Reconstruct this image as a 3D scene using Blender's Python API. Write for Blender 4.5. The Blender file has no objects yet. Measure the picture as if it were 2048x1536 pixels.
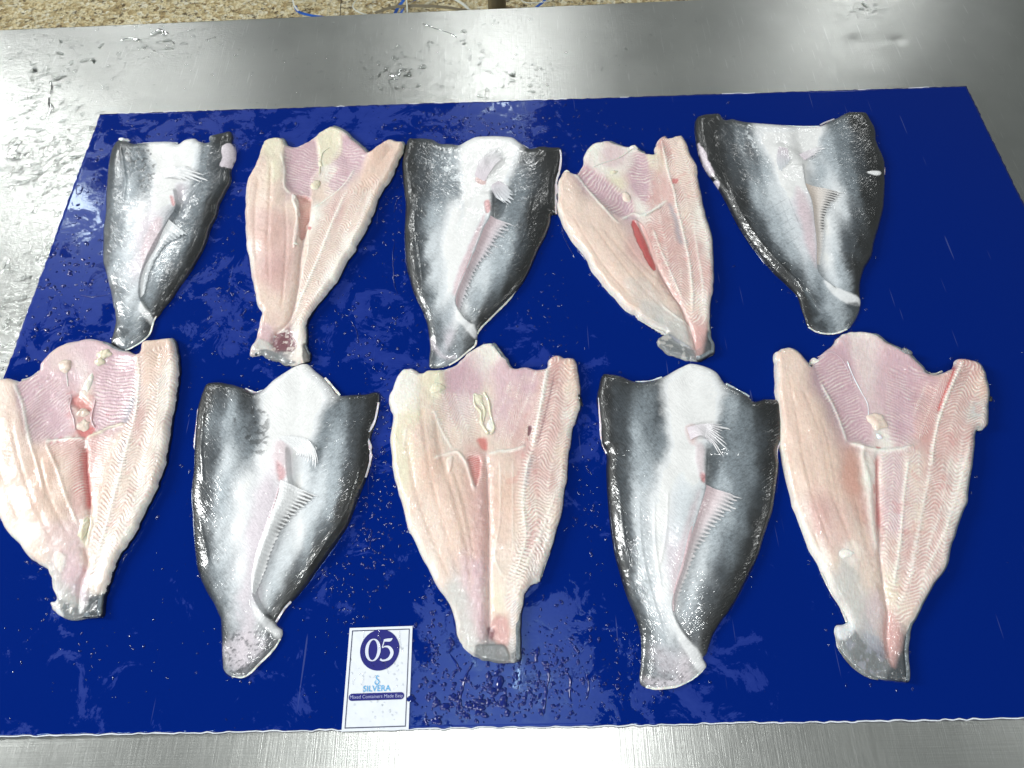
import bpy, math, random
import numpy as np
from mathutils import Vector, Matrix

random.seed(7)
scene = bpy.context.scene
COL = scene.collection

# ------------------------------------------------------------------ camera
CAM = np.array([-0.02091567, -0.45304457, 0.69761039])
ROT = np.array([[0.99946975, 0.02770318, 0.01710984],
                [-0.01562764, 0.86912514, -0.49434529],
                [-0.02856553, 0.49381577, 0.86909723]])
FOC = 1480.0                                    # focal length in photo pixels (2048 wide)
cam_d = bpy.data.cameras.new('camera')
cam = bpy.data.objects.new('camera', cam_d)
COL.objects.link(cam)
cam_d.sensor_fit = 'HORIZONTAL'
cam_d.sensor_width = 36.0
cam_d.lens = FOC / 2048 * 36.0
cam_d.clip_start = 0.01
cam_d.clip_end = 60
M = Matrix([list(ROT[i]) + [CAM[i]] for i in range(3)] + [[0, 0, 0, 1]])
cam.matrix_world = M
scene.camera = cam

# ------------------------------------------------------------------ light
w = bpy.data.worlds.new('World')
scene.world = w
w.use_nodes = True
bg = w.node_tree.nodes['Background']
bg.inputs[0].default_value = (0.92, 1.0, 0.97, 1)
bg.inputs[1].default_value = 0.155

def lamp(name, loc, size, power, rz=0, col=(0.98, 1.0, 0.985), aim=None):
    l = bpy.data.lights.new(name, 'AREA')
    l.shape = 'RECTANGLE'
    l.size, l.size_y = size
    l.energy = power
    l.color = col
    o = bpy.data.objects.new(name, l)
    COL.objects.link(o)
    o.location = loc
    o.rotation_euler = (0, 0, rz)
    if aim is not None:
        d = Vector(aim) - Vector(loc)
        o.rotation_euler = d.to_track_quat('-Z', 'Y').to_euler()
    return o

lamp('ceiling_or_fill_lamp', (-0.14, -0.18, 2.0), (0.08, 0.4), 11)
lamp('ceiling_or_fill_lamp', (-0.11, 3.0, 2.0), (0.16, 0.8), 10)
lamp('ceiling_or_fill_lamp', (-2.3, 2.25, 2.0), (0.16, 0.6), 10, aim=(0, 0, 0))
lamp('ceiling_or_fill_lamp', (-2.2, 3.6, 2.0), (0.2, 0.4), 4, aim=(0, 0, 0))
lamp('ceiling_or_fill_lamp', (1.95, 3.6, 2.0), (0.2, 0.5), 4.5, aim=(0, 0, 0))
lamp('ceiling_or_fill_lamp', (-3.7, 0.7, 2.0), (0.45, 1.4), 122, aim=(0, 0, 0))  # added lamp, out of mirror view, to light the fish from the left
lamp('ceiling_or_fill_lamp', (2.6, 0.0, 2.0), (0.12, 1.1), 6, aim=(0, 0, 0))
lamp('ceiling_or_fill_lamp', (-0.12, -2.6, 2.0), (0.16, 1.1), 34, aim=(0, 0, 0))  # fill lamp added behind the camera for glints on near-facing slopes
lamp('ceiling_or_fill_lamp', (-2.2, -2.8, 2.0), (0.16, 1.1), 34, aim=(0, 0, 0))  # second added fill lamp behind the camera, on the left

scene.view_settings.view_transform = 'Standard'
scene.view_settings.look = 'None'
scene.view_settings.exposure = 0.05
scene.view_settings.gamma = 1.0

# ------------------------------------------------------------------ helpers
def plane_at(px, py, z=0.0):
    """the place on the level plane z that a surveyed photo point shows"""
    px = np.asarray(px, float); py = np.asarray(py, float)
    d = np.stack([(px - 1024) / FOC, -(py - 768) / FOC, -np.ones_like(px)], -1) @ ROT.T
    t = (z - CAM[2]) / d[..., 2]
    return CAM[:2] + t[..., None] * d[..., :2]

def raised(xy, z):
    """move surveyed base-plane points to where the same point lies when it is z above the sheet"""
    return xy + (CAM[:2] - xy) * (z / CAM[2])[..., None]

def lin(c):
    c = np.asarray(c, float) / 255.0
    return np.where(c <= 0.04045, c / 12.92, ((c + 0.055) / 1.055) ** 2.4)

def tag(o, label=None, cat=None, group=None, kind=None):
    if label: o['label'] = label
    if cat: o['category'] = cat
    if group: o['group'] = group
    if kind: o['kind'] = kind
    return o

def empty(name, loc=(0, 0, 0)):
    o = bpy.data.objects.new(name, None)
    COL.objects.link(o)
    o.location = loc
    o.empty_display_size = 0.02
    return o

def sstep(a, b, x):
    t = np.clip((x - a) / (b - a), 0, 1)
    return t * t * (3 - 2 * t)

def vnoise(x, y, scale, seed=0):
    """smooth value noise -1..1; scale = feature size"""
    r = np.random.RandomState(seed)
    tab = r.rand(256, 256) * 2 - 1
    u = x / scale + 1000.3; v = y / scale + 1000.7
    i = np.floor(u).astype(int); j = np.floor(v).astype(int)
    fu = u - i; fv = v - j
    fu = fu * fu * (3 - 2 * fu); fv = fv * fv * (3 - 2 * fv)
    a = tab[i % 256, j % 256]; b = tab[(i + 1) % 256, j % 256]
    c = tab[i % 256, (j + 1) % 256]; d = tab[(i + 1) % 256, (j + 1) % 256]
    return (a * (1 - fu) + b * fu) * (1 - fv) + (c * (1 - fu) + d * fu) * fv

def fbm(x, y, scale, seed=0, oct=4):
    s = 0; a = 1; t = 0
    for k in range(oct):
        s = s + a * vnoise(x, y, scale / 2 ** k, seed + k); t += a; a *= 0.5
    return s / t

def smooth_poly(P, closed=True, n=6):
    """Catmull-Rom through the points"""
    P = np.asarray(P, float); N = len(P); out = []
    rng = range(N) if closed else range(N - 1)
    for i in rng:
        if closed:
            p0, p1, p2, p3 = P[(i - 1) % N], P[i], P[(i + 1) % N], P[(i + 2) % N]
        else:
            p0, p1, p2, p3 = P[max(i - 1, 0)], P[i], P[i + 1], P[min(i + 2, N - 1)]
        for k in range(n):
            t = k / n
            out.append(0.5 * ((2 * p1) + (-p0 + p2) * t + (2 * p0 - 5 * p1 + 4 * p2 - p3) * t * t + (-p0 + 3 * p1 - 3 * p2 + p3) * t ** 3))
    if not closed: out.append(P[-1])
    return np.array(out)

def dist_line(X, Y, L, closed=False, near=False, want_s=False):
    """distance from grid points to polyline; optional nearest point / arc length"""
    A = L; B = np.roll(L, -1, 0)
    if not closed: A, B = L[:-1], L[1:]
    best = np.full(X.shape, 1e9); bx = np.zeros_like(X); by = np.zeros_like(X); bs = np.zeros_like(X)
    s0 = 0.0
    for a, b in zip(A, B):
        d = b - a; l2 = d @ d
        if l2 < 1e-16: continue
        t = np.clip(((X - a[0]) * d[0] + (Y - a[1]) * d[1]) / l2, 0, 1)
        qx = a[0] + t * d[0]; qy = a[1] + t * d[1]
        q = (X - qx) ** 2 + (Y - qy) ** 2
        m = q < best
        best = np.where(m, q, best)
        if near: bx = np.where(m, qx, bx); by = np.where(m, qy, by)
        if want_s: bs = np.where(m, s0 + t * math.sqrt(l2), bs)
        s0 += math.sqrt(l2)
    r = [np.sqrt(best)]
    if near: r += [bx, by]
    if want_s: r += [bs]
    return r if len(r) > 1 else r[0]

def inside(X, Y, P):
    c = np.zeros(X.shape, bool)
    x1, y1 = P[-1]
    for x2, y2 in P:
        if y1 != y2:
            m = ((Y < y1) != (Y < y2)) & (X < (x2 - x1) * (Y - y1) / (y2 - y1) + x1)
            c ^= m
        x1, y1 = x2, y2
    return c

def sdist(X, Y, P):
    d = dist_line(X, Y, P, True)
    return np.where(inside(X, Y, P), d, -d)

def mesh_obj(name, V, F, mat, parent=None, col=None, uv=None, normals=None, smooth=True, link=True):
    """V (n,3), F (m,4|3) arrays -> one mesh object"""
    me = bpy.data.meshes.new(name)
    V = np.asarray(V, np.float32)
    if isinstance(F, np.ndarray):
        k = F.shape[1]
        me.vertices.add(len(V)); me.vertices.foreach_set('co', V.ravel())
        me.loops.add(F.size); me.loops.foreach_set('vertex_index', F.ravel().astype(np.int32))
        me.polygons.add(len(F))
        me.polygons.foreach_set('loop_start', np.arange(0, F.size, k, dtype=np.int32))
        me.polygons.foreach_set('loop_total', np.full(len(F), k, np.int32))
    else:
        me.from_pydata(V.tolist(), [], F)
    if smooth:
        me.polygons.foreach_set('use_smooth', np.ones(len(me.polygons), bool))
    if col is not None:
        c = np.ones((len(V), 4), np.float32); c[:, :col.shape[1]] = col
        a = me.attributes.new('Col', 'FLOAT_COLOR', 'POINT'); a.data.foreach_set('color', c.ravel())
    if uv is not None:
        a = me.attributes.new('flow', 'FLOAT_VECTOR', 'POINT')
        u = np.zeros((len(V), 3), np.float32); u[:, :uv.shape[1]] = uv
        a.data.foreach_set('vector', u.ravel())
    me.update(calc_edges=True)
    if normals is not None:
        me.normals_split_custom_set_from_vertices(np.asarray(normals, np.float32).tolist())
    me.materials.append(mat)
    o = bpy.data.objects.new(name, me)
    COL.objects.link(o)
    if parent is not None: o.parent = parent
    return o

# ------------------------------------------------------------------ materials
class NT:
    def __init__(s, name):
        s.m = bpy.data.materials.new(name); s.m.use_nodes = True
        s.t = s.m.node_tree; s.b = s.t.nodes['Principled BSDF']; s.out = s.t.nodes['Material Output']
    def n(s, typ, **kw):
        x = s.t.nodes.new(typ)
        for k, v in kw.items():
            if k.startswith('_'): setattr(x, k[1:], v)
            else: x.inputs[k.replace('__', ' ')].default_value = v
        return x
    def l(s, a, b): s.t.links.new(a, b)
    def math(s, op, a, b=None, c=None, clamp=False):
        x = s.t.nodes.new('ShaderNodeMath'); x.operation = op; x.use_clamp = clamp
        for i, v in enumerate((a, b, c)):
            if v is None: continue
            if isinstance(v, (int, float)): x.inputs[i].default_value = v
            else: s.l(v, x.inputs[i])
        return x.outputs[0]
    def mix(s, f, a, b, mode='MIX'):
        x = s.t.nodes.new('ShaderNodeMix'); x.data_type = 'RGBA'; x.blend_type = mode
        for i, v in ((0, f), (6, a), (7, b)):
            if isinstance(v, (int, float)): x.inputs[i].default_value = v
            elif isinstance(v, tuple): x.inputs[i].default_value = v + (1,) if len(v) == 3 else v
            else: s.l(v, x.inputs[i])
        return x.outputs[2]
    def noise(s, vec, scale, detail=3, rough=0.5, dist=0.0, dim='3D'):
        x = s.n('ShaderNodeTexNoise', _noise_dimensions=dim, Scale=scale, Detail=detail, Roughness=rough, Distortion=dist)
        s.l(vec, x.inputs['Vector']); return x.outputs[0]
    def map(s, vec, scale=(1, 1, 1), rot=(0, 0, 0), loc=(0, 0, 0)):
        x = s.n('ShaderNodeMapping'); x.inputs['Scale'].default_value = scale
        x.inputs['Rotation'].default_value = rot; x.inputs['Location'].default_value = loc
        s.l(vec, x.inputs['Vector']); return x.outputs[0]
    def ramp(s, f, stops, interp='LINEAR'):
        x = s.t.nodes.new('ShaderNodeValToRGB'); r = x.color_ramp; r.interpolation = interp
        while len(r.elements) < len(stops): r.elements.new(0.5)
        for e, (p, c) in zip(r.elements, stops):
            e.position = p
            e.color = (c, c, c, 1) if isinstance(c, (int, float)) else tuple(c) + (1,)
        s.l(f, x.inputs[0]); return x.outputs[0]
    def bump(s, h, dist, strength=1.0, prev=None):
        x = s.n('ShaderNodeBump', Strength=strength, Distance=dist); s.l(h, x.inputs['Height'])
        if prev is not None: s.l(prev, x.inputs['Normal'])
        return x.outputs[0]
    def pos(s): return s.n('ShaderNodeNewGeometry').outputs['Position']
    def attr(s, name, out='Color'): return s.n('ShaderNodeAttribute', _attribute_name=name).outputs[out]

def mat_skin():
    t = NT('wet_fish_skin'); c = t.attr('Col'); f = t.attr('flow', 'Vector'); p = t.pos()
    fib = t.noise(t.map(f, (700, 190, 1)), 1.0, 3, 0.6, 0.6)
    mot = t.noise(p, 260, 4, 0.65)
    spk = t.noise(p, 900, 2, 0.6)
    k = t.ramp(mot, [(0.33, 0.6), (0.5, 0.97), (0.66, 1.1)])
    k = t.math('MULTIPLY', k, t.ramp(t.noise(p, 620, 3, 0.7), [(0.35, 0.88), (0.6, 1.15)]))
    k = t.math('MULTIPLY', k, t.math('MULTIPLY_ADD', fib, 1.1, 0.45))
    k = t.math('MULTIPLY', k, t.math('MULTIPLY_ADD', spk, 0.5, 0.75))
    # variation fades out on the white belly
    lum = t.n('ShaderNodeRGBToBW'); t.l(c, lum.inputs[0])
    fade = t.ramp(lum.outputs[0], [(0.0, 1.0), (0.35, 0.8), (0.8, 0.15)])
    kk = t.math('ADD', 1.0, t.math('MULTIPLY', t.math('SUBTRACT', k, 1.0), fade))
    comb = t.n('ShaderNodeCombineColor')
    for i in range(3): t.l(kk, comb.inputs[i])
    base = t.mix(1.0, c, comb.outputs[0], 'MULTIPLY')
    t.l(base, t.b.inputs['Base Color'])
    b1 = t.bump(t.noise(t.map(f, (330, 100, 1)), 1.0, 3, 0.55, 0.8), 0.0004)
    b2 = t.bump(t.noise(p, 520, 3, 0.6), 0.0002, 1.0, b1)
    t.l(b2, t.b.inputs['Normal'])
    r = t.math('MULTIPLY_ADD', t.noise(p, 90, 2), 0.25, 0.28)
    t.l(r, t.b.inputs['Roughness'])
    t.b.inputs['Specular IOR Level'].default_value = 0.55
    t.b.inputs['Coat Weight'].default_value = 1.0
    t.b.inputs['Coat Roughness'].default_value = 0.035
    t.b.inputs['Coat IOR'].default_value = 1.6
    t.l(t.bump(t.noise(t.map(f, (230, 120, 1)), 1.0, 3, 0.55, 0.9), 0.00065), t.b.inputs['Coat Normal'])
    return t.m

def mat_flesh():
    t = NT('raw_fish_flesh'); c = t.attr('Col'); f = t.attr('flow', 'Vector'); p = t.pos()
    fib = t.noise(t.map(f, (900, 120, 1)), 1.0, 3, 0.6, 0.5)
    k = t.ramp(fib, [(0.33, 0.92), (0.66, 1.04)])
    k = t.math('MULTIPLY', k, t.ramp(t.noise(p, 330, 5, 0.7), [(0.35, 0.94), (0.62, 1.03)]))
    comb = t.n('ShaderNodeCombineColor')
    g = t.math('POWER', k, 1.0)
    t.l(g, comb.inputs[0]); t.l(t.math('POWER', k, 1.25), comb.inputs[1]); t.l(t.math('POWER', k, 1.3), comb.inputs[2])
    base = t.mix(1.0, c, comb.outputs[0], 'MULTIPLY')
    t.l(base, t.b.inputs['Base Color'])
    b1 = t.bump(t.noise(t.map(f, (420, 150, 1)), 1.0, 3, 0.55, 0.6), 0.0003)
    b2 = t.bump(t.noise(p, 480, 4, 0.6), 0.00025, 1.0, b1)
    t.l(b2, t.b.inputs['Normal'])
    t.b.inputs['Roughness'].default_value = 0.36
    t.b.inputs['Specular IOR Level'].default_value = 0.45
    t.b.inputs['Coat Weight'].default_value = 0.8
    t.b.inputs['Coat Roughness'].default_value = 0.06
    t.b.inputs['Coat IOR'].default_value = 1.6
    t.l(t.bump(t.noise(p, 230, 3, 0.6, 0.6), 0.0010), t.b.inputs['Coat Normal'])
    t.b.inputs['Subsurface Weight'].default_value = 0.5
    t.b.inputs['Subsurface Radius'].default_value = (1.0, 0.45, 0.3)
    t.b.inputs['Subsurface Scale'].default_value = 0.004
    return t.m

def mat_fin():
    t = NT('fin_membrane'); c = t.n('ShaderNodeAttribute', _attribute_name='Col')
    t.l(c.outputs['Color'], t.b.inputs['Base Color']); t.l(c.outputs['Alpha'], t.b.inputs['Alpha'])
    t.b.inputs['Roughness'].default_value = 0.22
    t.b.inputs['Coat Weight'].default_value = 0.4
    t.l(t.bump(t.noise(t.pos(), 500, 2), 0.0006), t.b.inputs['Normal'])
    return t.m

def mat_water():
    t = NT('water_drops')
    for n in (t.b,): t.t.nodes.remove(n)
    tr = t.n('ShaderNodeBsdfTransparent'); tr.inputs[0].default_value = (0.97, 0.98, 0.98, 1)
    gl = t.n('ShaderNodeBsdfGlossy', Roughness=0.03)
    fr = t.n('ShaderNodeFresnel', IOR=1.45)
    mx = t.n('ShaderNodeMixShader'); t.l(fr.outputs[0], mx.inputs[0]); t.l(tr.outputs[0], mx.inputs[1]); t.l(gl.outputs[0], mx.inputs[2])
    t.l(mx.outputs[0], t.out.inputs['Surface'])
    return t.m

def mat_sheet():
    t = NT('blue_plastic'); p = t.pos(); wet = t.attr('Col')
    sep = t.n('ShaderNodeSeparateColor'); t.l(wet, sep.inputs[0])
    # film of dried water: sharp edged ragged patches whose frequency follows the wetness of the spot
    q = t.map(p, (1, 1, 1), (0, 0, 0.5))
    n1 = t.noise(q, 24, 9, 0.72, 0.7)
    n2 = t.noise(p, 60, 5, 0.6, 0.5)
    v = t.math('ADD', t.math('MULTIPLY', n1, 0.85), t.math('MULTIPLY', n2, 0.15))
    v = t.math('ADD', v, t.math('MULTIPLY_ADD', sep.outputs[0], 0.3, -0.235))
    film = t.ramp(v, [(0.485, 0.0), (0.505, 0.8), (0.6, 1.0)])
    fine = t.math('MULTIPLY_ADD', t.noise(t.map(p, (60, 160, 1), (0, 0, 0.4)), 1, 4, 0.7), 0.8, 0.5)
    film = t.math('MULTIPLY', film, fine, clamp=True)
    base = t.mix(t.math('MULTIPLY', film, 0.85), tuple(lin((0, 29, 112))), tuple(lin((34, 54, 138))))
    # faint long scratches
    sc = None
    for a, s in ((0.5, 9.0), (-0.9, 7.0), (1.3, 8)):
        x = t.noise(t.map(p, (260, s, 1), (0, 0, a)), 1, 1, 0.5)
        x = t.ramp(x, [(0.775, 0), (0.8, 1)])
        sc = x if sc is None else t.math('MAXIMUM', sc, x)
    base = t.mix(t.math('MULTIPLY', sc, 0.22), base, (0.16, 0.2, 0.42))
    t.l(base, t.b.inputs['Base Color'])
    t.l(t.math('MULTIPLY_ADD', film, 0.3, 0.08), t.b.inputs['Roughness'])
    t.b.inputs['Specular IOR Level'].default_value = 0.22
    t.b.inputs['Specular Tint'].default_value = (0.5, 0.75, 1.0, 1)
    wav = t.noise(p, 22, 3, 0.5)
    b = t.bump(wav, 0.0001, 0.6)
    b = t.bump(film, 0.00004, 0.5, b)
    b = t.bump(t.noise(p, 300, 2, 0.5), 0.00005, 1.0, b)
    t.l(b, t.b.inputs['Normal'])
    return t.m

def mat_steel():
    t = NT('brushed_steel'); p = t.pos(); wet = t.attr('Col')
    sep = t.n('ShaderNodeSeparateColor'); t.l(wet, sep.inputs[0])
    t.b.inputs['Metallic'].default_value = 1.0
    grain = t.noise(t.map(p, (900, 14, 1), (0, 0, -0.25)), 1, 3, 0.6)
    grain2 = t.noise(t.map(p, (18, 700, 1), (0, 0, -0.2)), 1, 3, 0.6)
    patch = t.noise(p, 5, 4, 0.6)
    sc = None
    for a, s, th in ((0.35, 9, .70), (-0.6, 12, .71), (1.1, 10, .72), (0.12, 14, .68), (0.75, 8, .72), (-0.25, 18, .69)):
        x = t.noise(t.map(p, (330, s, 1), (0, 0, a)), 1, 2, 0.55, 0.15)
        x = t.ramp(x, [(th, 0), (th + 0.03, 1)])
        sc = x if sc is None else t.math('MAXIMUM', sc, x)
    col = t.ramp(patch, [(0.3, (0.50, 0.51, 0.495)), (0.7, (0.62, 0.63, 0.61))])
    col = t.mix(t.math('MULTIPLY', sc, 0.4), col, (0.8, 0.81, 0.8))
    dark = t.ramp(t.noise(t.map(p, (40, 300, 1), (0, 0, 0.5)), 1, 4, 0.7), [(0.66, 0), (0.72, 1)])
    col = t.mix(t.math('MULTIPLY', dark, 0.3), col, (0.2, 0.2, 0.19))
    t.l(col, t.b.inputs['Base Color'])
    r = t.math('MULTIPLY_ADD', grain, 0.14, 0.19)
    r = t.math('ADD', r, t.math('MULTIPLY', patch, 0.12))
    # water film where the top is wet
    f = t.noise(p, 34, 6, 0.62, 1.0)
    f = t.math('ADD', f, t.math('MULTIPLY_ADD', sep.outputs[0], 0.34, -0.3))
    film = t.ramp(f, [(0.5, 0), (0.53, 1)])
    r = t.math('MULTIPLY', r, t.math('MULTIPLY_ADD', film, -0.15, 1.0))
    t.l(r, t.b.inputs['Roughness'])
    b = t.bump(grain, 0.00012, 1.0); b = t.bump(grain2, 0.00009, 1.0, b)
    b = t.bump(t.noise(p, 9, 2, 0.5), 0.0012, 0.5, b)
    wv = t.math('MULTIPLY', t.noise(t.map(p, (1, 1.7, 1), (0, 0, 0.4)), 95, 3, 0.6, 1.2), sep.outputs[0])
    b = t.bump(wv, 0.0009, 1.0, b)
    b = t.bump(film, 0.0006, 0.7, b)
    t.l(b, t.b.inputs['Normal'])
    return t.m

def mat_floor():
    t = NT('washed_aggregate'); p = t.pos()
    vo = t.n('ShaderNodeTexVoronoi', Scale=85.0); t.l(p, vo.inputs['Vector'])
    hs = t.n('ShaderNodeSeparateColor'); t.l(vo.outputs['Color'], hs.inputs[0])
    c = t.ramp(hs.outputs[0], [(0, tuple(lin((176, 152, 106)))), (0.4, tuple(lin((222, 204, 156)))), (0.8, tuple(lin((240, 228, 190)))), (1, tuple(lin((246, 240, 216))))])
    nz = t.noise(p, 52, 5, 0.7)
    pit = t.ramp(nz, [(0.36, 1), (0.47, 0)])
    c = t.mix(pit, c, tuple(lin((92, 74, 46))))
    big = t.ramp(t.noise(p, 9, 3, 0.5), [(0.3, 0.85), (0.7, 1.0)])
    c = t.mix(1.0, c, big, 'MULTIPLY')
    t.l(c, t.b.inputs['Base Color'])
    t.b.inputs['Roughness'].default_value = 0.45
    b = t.bump(vo.outputs['Distance'], 0.006, 0.8); b = t.bump(nz, 0.012, 1.0, b)
    t.l(b, t.b.inputs['Normal'])
    return t.m

def mat_plain(name, rgb, rough=0.4, metal=0.0, bump=None, spec=0.5, alpha=1.0, trans=0.0):
    t = NT(name)
    p = t.pos()
    v = t.math('MULTIPLY_ADD', t.noise(p, 120, 3, 0.6), 0.2, 0.9)
    comb = t.n('ShaderNodeCombineColor')
    for i in range(3): t.l(v, comb.inputs[i])
    t.l(t.mix(1.0, tuple(lin(rgb)), comb.outputs[0], 'MULTIPLY'), t.b.inputs['Base Color'])
    t.b.inputs['Roughness'].default_value = rough
    t.b.inputs['Metallic'].default_value = metal
    t.b.inputs['Specular IOR Level'].default_value = spec
    t.b.inputs['Alpha'].default_value = alpha
    if bump: t.l(t.bump(t.noise(p, bump[0], 3), bump[1]), t.b.inputs['Normal'])
    return t.m

SKIN = mat_skin(); FLESH = mat_flesh(); FIN = mat_fin(); WATER = mat_water()
WATER_BLUE = mat_plain('water_over_blue', (0, 28, 108), 0.03, spec=0.8)
SHEET = mat_sheet(); STEEL = mat_steel(); FLOOR = mat_floor()
WHITE_EDGE = mat_plain('frayed_plastic', (222, 226, 236), 0.4, bump=(400, 0.0006))
CARD = mat_plain('laminated_card', (226, 231, 240), 0.12, bump=(45, 0.0006))
NAVY = mat_plain('navy_print', (42, 44, 122), 0.14)
CYAN = mat_plain('light_blue_print', (92, 172, 222), 0.2)
FRAME = mat_plain('dark_frame_print', (40, 46, 84), 0.2)
PALE = mat_plain('pale_print', (214, 220, 236), 0.2)
LILAC = mat_plain('lilac_print', (168, 172, 216), 0.2)
STRAP_BLUE = mat_plain('blue_strap', (38, 96, 190), 0.35)
STRAP_WHITE = mat_plain('white_strap', (205, 208, 200), 0.35)
PIPE = mat_plain('stained_pipe', (120, 112, 92), 0.35, metal=0.8)

# ------------------------------------------------------------------ setting: floor
def grid_mesh(xs, ys):
    X, Y = np.meshgrid(xs, ys)
    n, m = X.shape
    idx = np.arange(n * m).reshape(n, m)
    F = np.stack([idx[:-1, :-1], idx[:-1, 1:], idx[1:, 1:], idx[1:, :-1]], -1).reshape(-1, 4)
    return X, Y, F

FZ = -0.86
X, Y, F = grid_mesh(np.linspace(-3.5, 3.5, 120), np.linspace(-2.5, 4.5, 120))
o = mesh_obj('floor', np.stack([X, Y, np.full_like(X, FZ - 0.012)], -1).reshape(-1, 3), F, FLOOR); tag(o, kind='structure')
X, Y, F = grid_mesh(np.arange(-1.7, 0.9, 0.0045), np.arange(1.1, 1.75, 0.0045))
Z = FZ + fbm(X, Y, 0.02, 5, 3) * 0.006 - np.clip(fbm(X, Y, 0.011, 9, 2) - 0.1, 0, 1) * 0.012
rim = np.minimum(np.minimum(X - X.min(), X.max() - X), np.minimum(Y - Y.min(), Y.max() - Y))
Z -= 0.02 * (1 - sstep(0, 0.03, rim))
o = mesh_obj('floor', np.stack([X, Y, Z], -1).reshape(-1, 3), F, FLOOR); tag(o, kind='structure')

# ------------------------------------------------------------------ steel table
TZ = -0.0035
e0 = plane_at(0, 61, TZ); e1 = plane_at(1415, 0, TZ)
slope = (e1[1] - e0[1]) / (e1[0] - e0[0])
def back_edge(x): return e0[1] + slope * (x - e0[0])

table = empty('steel_table', (0, 0, FZ))
tag(table, 'wet scratched stainless steel work table under the blue board', 'table')
xs = np.arange(-1.45, 1.4501, 0.005); ts = np.linspace(0, 1, 260)
X, T_ = np.meshgrid(xs, ts)
Y = -0.62 + (back_edge(X) + 0.62) * T_
Z = np.full_like(X, TZ)
Z += fbm(X, Y, 0.35, 31, 2) * 0.0006 * sstep(0.5, 0.6, np.hypot(X, Y))
for (u, v, r, d) in ((1712, 82, 0.014, 0.0009), (1796, 80, 0.009, 0.0012), (1740, 100, 0.03, 0.001), (1770, 95, 0.012, -0.0006)):
    c = plane_at(u, v, TZ); Z -= 0.6 * d * np.exp(-(((X - c[0]) / r) ** 2 + ((Y - c[1]) / (r * 1.0)) ** 2))
n, m = X.shape
wetf = np.zeros_like(X)
for (u, v, r, a) in ((70, 330, 0.12, 1), (100, 520, 0.11, 1), (20, 680, 0.09, .9), (300, 90, 0.07, .8), (60, 100, 0.1, .45), (780, 150, 0.05, .5), (970, 60, 0.07, .35), (230, 190, .05, .5), (440, 60, .05, .7), (1290, 40, .05, .25), (1740, 15, .03, .5), (60, 200, .08, .6)):
    c = plane_at(u, v, 0); wetf = np.maximum(wetf, 0.8 * a * np.exp(-((X - c[0]) ** 2 + (Y - c[1]) ** 2) / r ** 2))
idx = np.arange(n * m).reshape(n, m)
F = np.stack([idx[:-1, :-1], idx[:-1, 1:], idx[1:, 1:], idx[1:, :-1]], -1).reshape(-1, 4)
mesh_obj('table_top', np.stack([X, Y, Z], -1).reshape(-1, 3) - np.array([0, 0, FZ]), F, STEEL, table, col=np.stack([wetf.ravel()] * 3, -1))
# rolled rim along the four sides
def rim_strip(a, b, name='rim'):
    a = np.array(a); b = np.array(b); d = (b - a) / np.linalg.norm(b - a); nrm = np.array([d[1], -d[0]])
    prof = [(0, 0), (0.0015, -0.0004), (0.003, -0.0015), (0.004, -0.004), (0.004, -0.04), (-0.012, -0.04), (-0.012, -0.038)]
    V = []; K = 120
    for i in range(K + 1):
        p = a + (b - a) * i / K
        for (o_, z) in prof: V.append((p[0] + nrm[0] * o_, p[1] + nrm[1] * o_, TZ + z - FZ))
    L = len(prof); F = [(i * L + j, i * L + j + 1, (i + 1) * L + j + 1, (i + 1) * L + j) for i in range(K) for j in range(L - 1)]
    return mesh_obj(name, V, F, STEEL, table, col=np.zeros((len(V), 3)))
cs = [(-1.45, back_edge(-1.45)), (1.45, back_edge(1.45)), (1.45, -0.62), (-1.45, -0.62)]
for i in range(4): rim_strip(cs[(i + 1) % 4], cs[i])
def tube(path, r, seg=12, cap=True):
    path = np.array(path, float); V = []; F = []
    r = np.broadcast_to(r, (len(path),))
    for i, p in enumerate(path):
        d = path[min(i + 1, len(path) - 1)] - path[max(i - 1, 0)]; d /= np.linalg.norm(d)
        a = np.cross(d, (0, 0, 1)) if abs(d[2]) < 0.9 else np.cross(d, (1, 0, 0)); a /= np.linalg.norm(a); b = np.cross(d, a)
        for k in range(seg):
            t = 2 * math.pi * k / seg; V.append(p + r[i] * (a * math.cos(t) + b * math.sin(t)))
    for i in range(len(path) - 1):
        for k in range(seg):
            F.append((i * seg + k, i * seg + (k + 1) % seg, (i + 1) * seg + (k + 1) % seg, (i + 1) * seg + k))
    if cap: F.append(tuple(range(seg))[::-1]); F.append(tuple((len(path) - 1) * seg + k for k in range(seg)))
    return np.array(V), F
for (x, y) in ((-1.3, 0.35), (1.3, 0.35), (-1.3, -0.5), (1.3, -0.5)):
    V, F = tube([(x, y, 0), (x, y, -FZ + TZ - 0.004)], 0.019, 20); mesh_obj('leg', V, F, PIPE, table)

# ------------------------------------------------------------------ pipe and straps behind the table
c = plane_at(997, 8, -0.1)
y_p = back_edge(c[0]) + 0.05
V, F = tube([(c[0], y_p, 0), (c[0], y_p, 0.865), (c[0], y_p, 0.87)], [0.0145, 0.0145, 0.012], 28)
o = mesh_obj('steel_post', V, F, PIPE); o.location = (0, 0, FZ)
tag(o, 'upright stained round metal post just behind the table edge', 'post')

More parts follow.
